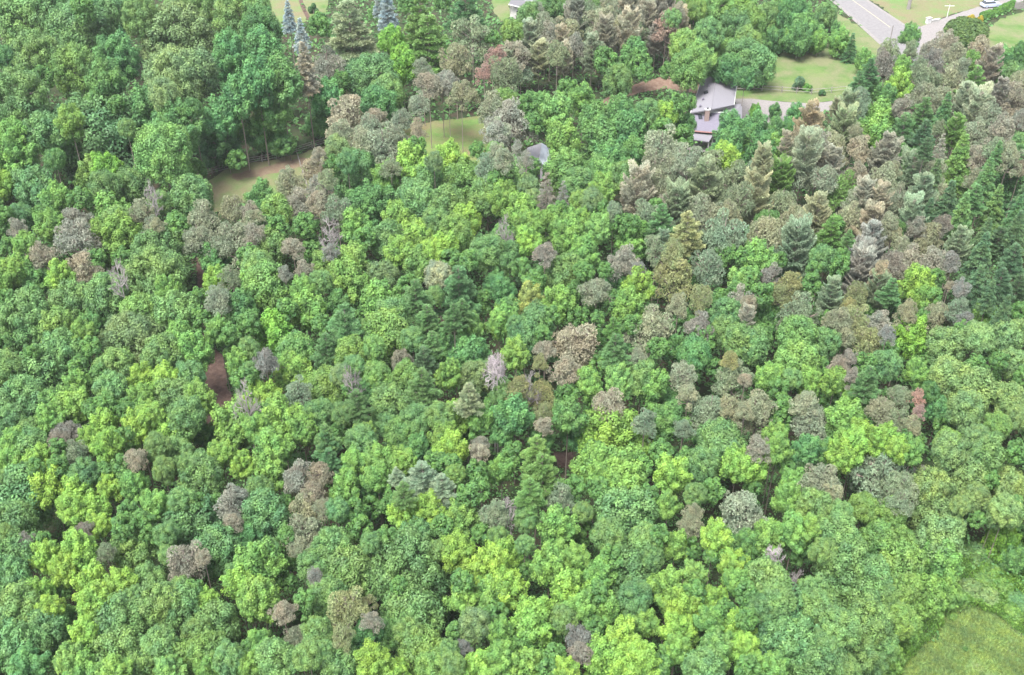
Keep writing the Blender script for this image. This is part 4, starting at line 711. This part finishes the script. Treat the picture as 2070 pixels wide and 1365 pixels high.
# ------------------------------------------------------------------ buildings
def mesh_obj(name, V, Fc, mat, parent=None, thick=0.0):
    us = sorted({i for f in Fc for i in f}); mp_ = {u: i for i, u in enumerate(us)}
    me = bpy.data.meshes.new(name); me.from_pydata([tuple(V[u]) for u in us], [], [tuple(mp_[i] for i in f) for f in Fc]); me.materials.append(mat); o = link(name, me, parent)
    if thick:
        s = o.modifiers.new("s", 'SOLIDIFY'); s.thickness = thick; s.offset = -1
    return o
def box_me(name, x0, x1, y0, y1, z0, z1, mat):
    V = [(x, y, z) for z in (z0, z1) for y in (y0, y1) for x in (x0, x1)]
    me = bpy.data.meshes.new(name); me.from_pydata(V, [], [(0, 2, 3, 1), (4, 5, 7, 6), (0, 1, 5, 4), (2, 6, 7, 3), (0, 4, 6, 2), (1, 3, 7, 5)]); me.materials.append(mat); return me
def box(name, x0, x1, y0, y1, z0, z1, mat, parent=None, loc=None):
    return link(name, box_me(name, x0, x1, y0, y1, z0, z1, mat), parent, loc)
M_SHG = flat_mat("pale_shingles", (.165, .16, .185), .9, (.19, .185, .21), 3.5, .15, stretch=(1, 3, 3))
M_SHG2 = flat_mat("grey_shingles", (.125, .115, .155), .9, (.155, .145, .185), 3.5, .15, stretch=(.6, 3, 3))
M_WALL = flat_mat("pale_siding", (.36, .35, .34), .7, (.4, .39, .38), 1.2)
M_WHITE = flat_mat("white_trim", (.5, .5, .5), .6, (.55, .55, .55), 1)
M_GLASS = flat_mat("dark_window", (.03, .035, .045), .15, (.04, .045, .055), 1, spec=.8)
M_BRICK = flat_mat("pink_brick", (.24, .17, .155), .9, (.3, .235, .22), 7)
M_EAVE = flat_mat("brown_eave", (.20, .10, .10), .7, (.24, .13, .12), 2)
M_DARK = flat_mat("dark_metal", (.04, .04, .05), .4, (.05, .05, .06), 2)
M_TIN = flat_mat("pale_tin", (.42, .47, .54), .45, (.5, .54, .6), 2.5, stretch=(3, .2, 1), spec=.6)
M_TIN2 = flat_mat("grey_tin", (.33, .31, .35), .6, (.4, .38, .42), 2, stretch=(3, .3, 1))  # greyer tone for the shed's left roof slope and walls
M_WOOD = flat_mat("grey_weathered_wood", (.19, .17, .165), .9, (.25, .235, .23), 4)
def V3(*a): return np.array(a, float)
# main house: a gable running away from the view, a lower wing across it, a porch in front
c0 = G(1446, 232, 0)
house = empty("house", c0); tag(house, "house with pale lavender grey shingled roofs and brick chimney beside the driveway", "house")
def L(px, py, z): p = at(px, py, z)[0]; return (p[0] - c0[0], p[1] - c0[1], z)
ZR, ZE = 6.0, 4.7
A = L(1448, 151, ZR); B = L(1438, 221, ZR); lb = L(1419, 159, ZE); rb = L(1490, 167, ZE); lf = L(1396, 228, ZE); rf = L(1483, 204, ZE + .3)
rf = L(1484, 212, ZE)
main = mesh_obj("roof", [A, B, lf, lb, rb, rf], [(0, 3, 2, 1), (0, 1, 5, 4)], M_SHG, house, .22)
def drop(p, z=0): return (p[0], p[1], z)
def inset(p, c, k=.94): return (c[0] + (p[0] - c[0]) * k, c[1] + (p[1] - c[1]) * k, p[2])
cm = ((lb[0] + rb[0] + lf[0] + rf[0]) / 4, (lb[1] + rb[1] + lf[1] + rf[1]) / 4, 0)
q = [inset(p, cm, .93) for p in (lb, rb, rf, lf)]; q = [(p[0], p[1], ZE - .1) for p in q]
Ai, Bi = inset(A, cm, .93), inset(B, cm, .93); Ai = (Ai[0], Ai[1], ZR - .3); Bi = (Bi[0], Bi[1], ZR - .3)
mesh_obj("wall", [drop(p) for p in q] + q + [Ai, Bi], [(0, 1, 5, 8, 4), (1, 2, 6, 5), (2, 3, 7, 9, 6), (3, 0, 4, 7)], M_WALL, house)
# wing
WR, WE = 4.5, 3.2
r1 = L(1403, 227, WR); r2 = L(1481, 229, WR); f1 = L(1401, 264, WE); f2 = L(1500, 272, WE); e2 = L(1514, 232, WE); e1 = L(1500, 210, WE)
b1 = L(1400, 214, WE)
e0 = L(1440, 205, WE + .2)
wing = mesh_obj("roof", [r1, r2, f1, f2, e1, b1], [(0, 2, 3, 1)], M_SHG2, house, .2)
mesh_obj("roof", [r1, r2, f2, e1, b1], [(1, 2, 3), (0, 1, 3, 4)], M_SHG, house, .2)
cw = ((r1[0] + r2[0]) / 2, (f1[1] + e1[1]) / 2, 0)
wq = [inset(p, cw, .93) for p in (b1, e1, f2, f1)]; wq = [(p[0], p[1], WE - .1) for p in wq]
mesh_obj("wall", [drop(p) for p in wq] + wq, [(0, 1, 5, 4), (1, 2, 6, 5), (2, 3, 7, 6), (3, 0, 4, 7)], M_WALL, house)
# ridge cap, eave boards, gutter
def bar(name, a, b, w, mat, parent):
    s = Soup(); s.tube([a, b], [w, w], 0, 4); return link(name, s.mesh(name, [mat]), parent)
up = lambda p, d: (p[0], p[1], p[2] + d)
bar("ridge_cap", up(r1, .08), up(r2, .08), .13, M_WHITE, house)
bar("ridge_cap", up(A, .05), up(B, .05), .07, M_SHG, house)
bar("eave_board", up(f1, -.1), up(L(1447, 268, WE), -.1), .16, M_EAVE, house)
bar("gutter", up(rf, -.05), up(rb, -.05), .1, M_WHITE, house)
bar("gutter", up(lf, -.05), up(lb, -.05), .09, M_WHITE, house)
# chimney, skylights, vents on the wing and the main roof
def on(px, py, p, q_, r):
    """point of the plane p q r seen at the pixel, relative to the house"""
    p, q_, r = map(np.array, (p, q_, r)); nrm = np.cross(q_ - p, r - p); d = np.array(ray(px, py)); o = np.array([0, 0, CH]) - np.array([c0[0], c0[1], 0])
    return o + d * (np.dot(p - o, nrm) / np.dot(d, nrm))
P = on(1428, 244, r1, r2, f1)
ch = box("chimney", -.38, .38, -.3, .3, -.6, 2.1, M_BRICK, house, tuple(P)); box("chimney_cap", -.46, .46, -.38, .38, 2.103, 2.2, M_WHITE, ch); box("flue", -.15, .15, -.15, .15, 2.203, 2.45, M_DARK, ch)
slope = math.atan2(f1[2] - r1[2], f1[1] - r1[1]); nx = math.atan2(r1[2] - f1[2], r1[1] - f1[1])
def flatbox(name, P, w, l, h, mat, rx, ry=0.0, cat=None):
    o = box(name, -w / 2, w / 2, -l / 2, l / 2, .02, h, mat, house, tuple(P)); o.rotation_euler = (rx, ry, 0); return o
flatbox("skylight", on(1415.5, 237, r1, r2, f1), .7, 1.3, .12, M_GLASS, nx)
flatbox("skylight", on(1457, 237, r1, r2, f1), .7, .45, .2, M_DARK, nx)
flatbox("roof_vent", on(1435, 234.5, r1, r2, f1), .5, .4, .35, M_DARK, nx)
sl = math.atan2(A[2] - lb[2], A[0] - lb[0])
flatbox("skylight", on(1427.5, 187.5, A, lb, lf), .75, 1.1, .14, M_GLASS, 0, -sl)
flatbox("roof_vent", on(1422, 201, A, lb, lf), .4, .5, .3, M_SHG2, 0, -sl)
flatbox("roof_vent", on(1433, 174, A, lb, lf), .3, .5, .3, M_SHG2, 0, -sl)
flatbox("roof_vent", on(1416, 215, A, lb, lf), .4, .5, .25, M_SHG2, 0, -sl)
bar("vent_pipe", L(1448, 152, 5.9), up(L(1448, 152, 5.9), 1.5), .13, M_WHITE, house)
bar("vent_pipe", L(1481, 167, 4.6), up(L(1481, 164, 4.8), 1.0), .2, M_WHITE, house)
# porch
p1 = L(1402, 267, 2.7); p2 = L(1443, 270, 2.7); p3 = L(1433, 287, 2.3); p4 = L(1392, 281, 2.3)
pr = mesh_obj("porch_roof", [p1, p2, p3, p4], [(0, 3, 2, 1)], M_SHG, house, .12)
for p in (p3, p4, L(1446, 271, 2.6)): bar("porch_post", (p[0], p[1] + .1, 0), (p[0], p[1] + .1, p[2] - .15), .08, M_WHITE, house)
mesh_obj("porch_deck", [(*drop(p)[:2], .35) for p in (p1, p2, p3, p4)], [(0, 3, 2, 1)], M_WOOD, house, .1)
bar("eave_board", up(p4, -.1), up(p3, -.1), .08, M_DARK, house)
# windows and doors in the walls seen from the side
def wallwin(name, a, b, t, z, w, h, mat, par=house, out=.03):
    a = np.array(a[:2]); b = np.array(b[:2]); d = (b - a) / np.linalg.norm(b - a); nn = np.array([d[1], -d[0]]); c = a + (b - a) * t
    o = box(name, -w / 2, w / 2, -out, out, z, z + h, mat, par, (c[0], c[1], 0)); o.rotation_euler = (0, 0, math.atan2(d[1], d[0])); return o
for t_ in (.25, .5, .75): f_ = wallwin("window", wq[2], wq[3], t_, .9, 1.3, 1.2, M_WHITE); wallwin("pane", (-1, 0), (1, 0), .5, 1.0, 1.1, 1.0, M_GLASS, f_, .05)
for t_ in (.3, .7): f_ = wallwin("window", q[1], q[2], t_, 1.2, 1.2, 1.2, M_WHITE); wallwin("pane", (-1, 0), (1, 0), .5, 1.3, 1.0, 1.0, M_GLASS, f_, .05)
wallwin("door", wq[1], wq[2], .5, .05, 1.0, 2.05, M_EAVE)
# pale shed hidden between trees
s0 = G(1087, 330, 0); shed = empty("shed", s0); tag(shed, "small shed with pale blue white metal roof between pine and deep green trees", "shed")
def Ls(px, py, z): p = at(px, py, z)[0]; return (p[0] - s0[0], p[1] - s0[1], z)
a1 = Ls(1095, 289, 3.3); a2 = Ls(1089, 328, 3.3); l1 = Ls(1066, 299, 2.6); l2 = Ls(1056, 332, 2.6); g1 = Ls(1119, 304, 2.6); g2 = Ls(1106, 337, 2.6)
mesh_obj("roof", [a1, a2, l2, l1], [(0, 3, 2, 1)], M_TIN2, shed, .08); mesh_obj("roof", [a1, a2, g2, g1], [(0, 1, 2, 3)], M_TIN, shed, .08)
cs_ = ((l1[0] + g2[0]) / 2, (l1[1] + g2[1]) / 2, 0); sq = [inset(p, cs_, .9) for p in (l1, g1, g2, l2)]; sq = [(p[0], p[1], 2.5) for p in sq]
ar1, ar2 = inset(a1, cs_, .9), inset(a2, cs_, .9); ar1 = (ar1[0], ar1[1], 3.15); ar2 = (ar2[0], ar2[1], 3.15)
mesh_obj("wall", [drop(p) for p in sq] + sq + [ar1, ar2], [(0, 1, 5, 8, 4), (1, 2, 6, 5), (2, 3, 7, 9, 6), (3, 0, 4, 7)], M_TIN2, shed)
wallwin("door", sq[2], sq[3], .5, 0, 1.8, 2.1, M_DARK, shed)
# second house at the top edge
h0 = G(1062, 20, 0); h2 = empty("house", h0); tag(h2, "partly hidden house with lilac grey roof at the top edge above the pines", "house")
def Lh(px, py, z): p = at(px, py, z)[0]; return (p[0] - h0[0], p[1] - h0[1], z)
a1 = Lh(1040, -16, 6); a2 = Lh(1084, -14, 6); b1_ = Lh(1028, 9, 3.2); b2_ = Lh(1092, 26, 3.2); b3_ = Lh(1074, 22, 3.2); t1_ = Lh(1036, -40, 3.2); t2_ = Lh(1096, -38, 3.2)
mesh_obj("roof", [a1, a2, b2_, b1_], [(0, 3, 2, 1)], M_SHG, h2, .2); mesh_obj("roof", [a1, a2, t2_, t1_], [(0, 1, 2, 3)], M_SHG, h2, .2)
ch_ = ((a1[0] + a2[0]) / 2, (b1_[1] + t1_[1]) / 2, 0); hq = [inset(p, ch_, .92) for p in (t1_, t2_, b2_, b1_)]; hq = [(p[0], p[1], 3.1) for p in hq]
h1i, h2i = inset(a1, ch_, .9), inset(a2, ch_, .9); h1i = (h1i[0], h1i[1], 5.7); h2i = (h2i[0], h2i[1], 5.7)
mesh_obj("wall", [drop(p) for p in hq] + hq + [h1i, h2i], [(0, 1, 5, 9, 8, 4), (1, 2, 6, 9, 5), (2, 3, 7, 8, 9, 6), (3, 0, 4, 8, 7)], M_WALL, h2)
bar("gutter", up(b1_, 0), up(b2_, 0), .12, M_WHITE, h2)
for t_ in (.3, .7): f_ = wallwin("window", hq[2], hq[3], t_, .9, 1.3, 1.2, M_WHITE, h2); wallwin("pane", (-1, 0), (1, 0), .5, 1.0, 1.1, 1.0, M_GLASS, f_, .05)
# ------------------------------------------------------------------ fences
def rail_fence(px, label, mat, step=2.6, rails=3, h=1.25):
    P = [np.array(G(*p)[:2]) for p in px]; o0 = P[0]; root = empty("rail_fence", (*o0, 0)); tag(root, label, "fence")
    seq = [P[0]]
    for a, b in zip(P[:-1], P[1:]):
        k = max(1, round(np.linalg.norm(b - a) / step)); seq += [a + (b - a) * (j + 1) / k for j in range(k)]
    post = box_me("post", -.07, .07, -.07, .07, -.02, h + .08, mat)
    for p in seq: link("post", post, root, (*(p - o0), 0))
    for i, (a, b) in enumerate(zip(seq[:-1], seq[1:])):
        for j in range(rails):
            z = h * (j + .8) / rails; s = Soup(); zz = rng.uniform(-.05, .05, 2)
            s.tube([(*(a - o0), z + zz[0]), (*(b - o0), z + zz[1])], [.055, .055], 0, 4); link("rail", s.mesh("rail", [mat]), root)
    return root
rail_fence([(393, 362), (430, 352), (500, 333), (560, 322), (600, 309), (662, 290), (720, 278)], "old grey rail fence running along the edge of the dark woodland", M_WOOD)
rail_fence([(603, 322), (608, 340), (616, 362), (622, 384)], "short pale rail fence crossing the pasture behind the brown pines", M_WOOD, 2.4, 1, 1.1)
rail_fence([(1489, 183), (1540, 184), (1580, 187), (1640, 191), (1680, 188), (1722, 184)], "grey rail fence along the lawn above the curving driveway", M_WOOD, 3.0, 2, 1.2)
# ------------------------------------------------------------------ pole, vehicles and small things by the road
def pole(name, px, base_py, top_py, r, label, cat, mat, arm=0.0):
    B, t = at(px, base_py, 0); H = 5.0
    for _ in range(15): H += (proj(B[0], B[1], H)[1] - top_py) * t / F / .9
    root = empty(name, B); tag(root, label, cat); s = Soup(); s.tube([(0, 0, 0), (0, 0, H)], [r, r * .75], 0, 8); link("shaft", s.mesh("shaft", [mat]), root)
    if arm:
        s = Soup(); s.tube([(-arm, 0, H - .35), (arm, 0, H - .35)], [.07, .07], 0, 4); link("crossarm", s.mesh("crossarm", [mat]), root)
    return root
pole("utility_pole", 1799, 84, 52, .13, "slim grey utility pole standing at the road edge above the pines", "pole", M_WOOD)
pole("washing_line_post", 1914, 36, 9, .09, "pale T shaped post beside the gravel side road", "post", M_WHITE, 1.1)
pole("tree_trunk", 1836, 19, -60, .42, "thick grey tree trunk on the grass by the road junction", "tree", M_WOOD)
B = G(1876, 47); gp = empty("stone_pier", B, R(25)); tag(gp, "low whitish stone pier at the mouth of the side road", "pier")
box("pier_block", -.55, .55, -.35, .35, 0, 1.15, M_WHITE, gp); box("pier_cap", -.65, .65, -.45, .45, 1.153, 1.28, M_WALL, gp)
B = G(1890, 45); gp = empty("stone_wall", B, R(25)); tag(gp, "short low grey wall next to the whitish pier", "wall"); box("wall_block", -1.1, 1.1, -.2, .2, 0, .6, M_WALL, gp); box("coping", -1.15, 1.15, -.25, .25, .603, .68, M_WHITE, gp)
def car(px, py, rz, paint, label, L_=4.6):
    B = G(px, py); root = empty("car", B, R(rz)); tag(root, label, "car")
    pr_ = [(-2.3, .45), (-2.3, .85), (-2.1, .98), (-1.35, 1.02), (1.15, 1.0), (2.1, .88), (2.3, .7), (2.3, .4), (1.9, .28), (-2.0, .28)]
    cab = [(-2.0, .98), (-1.6, 1.5), (.35, 1.52), (1.15, 1.0)]
    def ext(name, prof, w, mat, w2=None, par=root):
        w2 = w2 or [w] * len(prof); V = [(x, -ww, z) for (x, z), ww in zip(prof, w2)] + [(x, ww, z) for (x, z), ww in zip(prof, w2)]; n = len(prof)
        Fc = [tuple(range(n - 1, -1, -1)), tuple(range(n, 2 * n))] + [(i, (i + 1) % n, n + (i + 1) % n, n + i) for i in range(n)]
        me = bpy.data.meshes.new(name); me.from_pydata(V, [], Fc); me.materials.append(mat); o = link(name, me, par)
        b = o.modifiers.new("b", 'BEVEL'); b.width = .05; b.segments = 2; return o
    ext("body", pr_, .9, paint); ext("windows", cab, .8, M_GLASS, [.84, .68, .68, .84]); ext("roof", [(-1.55, 1.5), (-1.5, 1.56), (.28, 1.58), (.36, 1.52)], .69, paint)
    for x in (-1.4, 1.4):
        for y in (-.86, .86):
            s = Soup(); s.tube([(x, y - .11, .34), (x, y + .11, .34)], [.34, .34], 0, 14); w = link("wheel", s.mesh("tyre", [M_DARK]), root)
            s = Soup(); yy = y + math.copysign(.115, y); s.tube([(x, yy - .012, .34), (x, yy + .012, .34)], [.19, .17], 0, 10); s.quads(np.array([[(x - .15, yy + math.copysign(.013, y), .19), (x + .15, yy + math.copysign(.013, y), .19), (x + .15, yy + math.copysign(.013, y), .49), (x - .15, yy + math.copysign(.013, y), .49)]]), .5, .5, 0); link("rim", s.mesh("rim", [M_TIN]), w)
    for y in (-.62, .62): box("headlight", 2.28, 2.32, y - .16, y + .16, .62, .76, M_WHITE, root)
    for y in (-.7, .7): box("tail_light", -2.32, -2.28, y - .12, y + .12, .7, .88, M_EAVE, root)
def paint(name, c):
    m, n, l, p = new_mat(name); p.inputs['Base Color'].default_value = (*c, 1); p.inputs['Roughness'].default_value = .3; p.inputs['Coat Weight'].default_value = .4; return m
car(2001, 14, 12, paint("silver_blue_paint", (.45, .5, .66)), "silver blue car parked on the gravel drive beyond the hedge")
car(2036, -4, 20, paint("maroon_paint", (.14, .03, .06)), "dark maroon car partly out of frame at the top right corner")
# hedge, golden bush, large dense bush, grey panel fence
def leafy(name, label, cat, pts, rx, h, col, leaf=.16, n=2600, nlobe=1, group=None):
    root = empty(name, pts[0]); tag(root, label, cat, group); s = Soup(); p0 = np.array(pts[0])
    P = [np.array(p) - p0 for p in pts]
    cs = []
    if len(P) == 1: cs = [P[0]]
    else:
        for a, b in zip(P[:-1], P[1:]):
            k = max(2, int(np.linalg.norm(b - a) / (rx * .8))); cs += [a + (b - a) * j / k for j in range(k + 1)]
    for c in cs:
        for _ in range(nlobe * 7):
            q0 = rdir(1, .4)[0]; q0[2] = abs(q0[2]); cc = c + q0 * np.array([rx, rx, h]) * .6 + np.array([0, 0, .12 * h]); r = rx * .42; m_ = int(n / 7 / nlobe)
            q = rdir(m_, .3); pp = cc + q * np.array([r, r, h * .32]); s.quads(leaves(pp, unit(q + rdir(m_) * .6 + np.array([0, 0, .4])), leaf), rng.random(m_), np.clip(rng.uniform(0, .7) + rng.normal(size=m_) * .1, 0, 1))
    o = link("foliage", s.mesh("foliage", [M_LEAF]), root); o.color = (*col, 1)
    st = Soup(); st.tube([(0, 0, 0), (0, 0, h * .6)], [.1, .05], 0, 6); link("stem", st.mesh("stem", [M_BARK]), root); return root
leafy("hedge", "long clipped green hedge between the far lawn and the gravel drive", "hedge", [G(1983, 40), G(2020, 26), G(2046, 14)], 1.2, 1.7, (.085, .20, .045), .16, 1500)
leafy("golden_bush", "golden yellow bush behind the large dense bush", "bush", [G(1958, 52)], 1.3, 2.6, (.34, .28, .04), .14, 2200)
leafy("golden_bush", "taller golden yellow bush at the end of the hedge", "bush", [G(1974, 60)], 1.2, 3.4, (.36, .3, .04), .14, 2400)
leafy("dense_bush", "large dense dark green rounded bush by the side road junction", "bush", [G(1940, 84), G(1958, 86)], 4.3, 5.2, (.085, .15, .05), .2, 9000, 3)
leafy("round_shrub", "small bluish green shrub on the lawn behind the driveway fence", "shrub", [G(1613, 184)], 1.5, 2.9, (.08, .16, .10), .13, 2200)
leafy("round_shrub", "small fresh green shrub next to the bluish shrub on the lawn", "shrub", [G(1631, 184)], 1.1, 1.6, (.10, .25, .05), .12, 1800)
leafy("round_shrub", "tiny dark green shrub in front of the driveway fence", "shrub", [G(1661, 194)], .8, 1.3, (.06, .15, .06), .11, 1500)
leafy("round_shrub", "round dark green shrub on the bare yard at the top edge", "shrub", [G(634, 28)], 1.3, 2.4, (.05, .13, .05), .15, 1800)
B = G(2050, 20); pf = empty("panel_fence", B, R(14)); tag(pf, "short pale grey board fence at the right end of the hedge", "fence")
for i in range(8): box("board", i * .35, i * .35 + .3, -.02, .02, .05, 1.7, M_WOOD, pf)
for i in range(3): box("post", i * 1.3 - .05, i * 1.3 + .05, .025, .12, 0, 1.8, M_WOOD, pf)
# ------------------------------------------------------------------ labels that single each tree out
LM = [l.split('|') for l in LANDMARKS.strip().split('\n')]
LM = [(float(a), float(b), c.strip(), d.strip()) for a, b, c, d in LM]
def side(dx, dy):
    an = math.degrees(math.atan2(-dy, dx)) % 360
    return ["right of", "upper right of", "above", "upper left of", "left of", "lower left of", "below", "lower right of"][int((an + 22.5) // 45) % 8]
real = [t for t in trees if 'root' in t]; used = set()
for (lx, ly, phrase, full) in LM:                       # landmark trees carry the landmark's own words
    if full != '-':
        c_ = [q for q in real if id(q) not in used and q['k'] in full.split(':')[0]] or [q for q in real if id(q) not in used]
        t = min(c_, key=lambda q: (q['px'] - lx) ** 2 + (q['py'] - ly) ** 2)
        d_ = math.hypot(t['px'] - lx, t['py'] - ly)
        if d_ > 30: print('landmark off by', round(d_), phrase, t['k'], t['c'])
        used.add(id(t)); t['root']["label"] = full.split(':')[1]
med = {k: sorted(t['w'] for t in real if t['k'] == k) for k in KIND}
seen = {}
rest = [t for t in real if id(t) not in used]
for t in rest:
    ws = med[t['k']]; f = sum(w <= t['w'] for w in ws) / len(ws); size = "small" if f < .34 else ("medium" if f < .67 else "large")
    cands = sorted(LM, key=lambda m: (m[0] - t['px']) ** 2 + (m[1] - t['py']) ** 2)[:1]
    m = cands[0]; t['ph'] = (size, WORD[t['c']] if not t.get('pink') else 'pale salmon pink', KIND[t['k']][1], side(t['px'] - m[0], t['py'] - m[1]), m[2]); t['dm'] = math.hypot(m[0] - t['px'], m[1] - t['py'])
    seen.setdefault(t['ph'], []).append(t)
ORD = ["nearest", "second", "third", "fourth", "fifth", "sixth", "seventh", "eighth"]
for ph, lst in seen.items():
    lst.sort(key=lambda t: t['dm'])
    for i, t in enumerate(lst):
        core = "%s %s %s %s the %s" % ph
        t['root']["label"] = core if len(lst) == 1 else "%s %s" % (ORD[i], core)
GRP = {'m': "maples crowding the young woodland", 'o': "broad crowned trees of the woodland", 'p': "pines scattered through the canopy", 'w': "feathery pines in the canopy",
       's': "pointed spruces", 'c': "dying conifers", 'd': "bare dead trees", 'b': "bushes along the meadow edge", 'r': "tall pines with visible stems"}
for t in real: t['root']["group"] = GRP[t['k']]

# ------------------------------------------------------------------ the air
hm = bpy.data.materials.new("haze"); hm.use_nodes = True; hm.node_tree.nodes.remove(hm.node_tree.nodes["Principled BSDF"])
pv = hm.node_tree.nodes.new("ShaderNodeVolumePrincipled"); pv.inputs['Density'].default_value = HAZE; pv.inputs['Color'].default_value = (.90, .95, 1.0, 1)
hm.node_tree.links.new(pv.outputs[0], hm.node_tree.nodes["Material Output"].inputs['Volume'])
hz = link("haze", box_me("haze", -950, 950, -950, 1500, -1, CH + 6, hm)); hz["kind"] = "stuff"; hz["label"] = "thin pale summer haze over the whole woodland"

for o in scene.objects:
    if o.get("label") and len(o["label"].split()) > 16: print("LONG", o["label"])
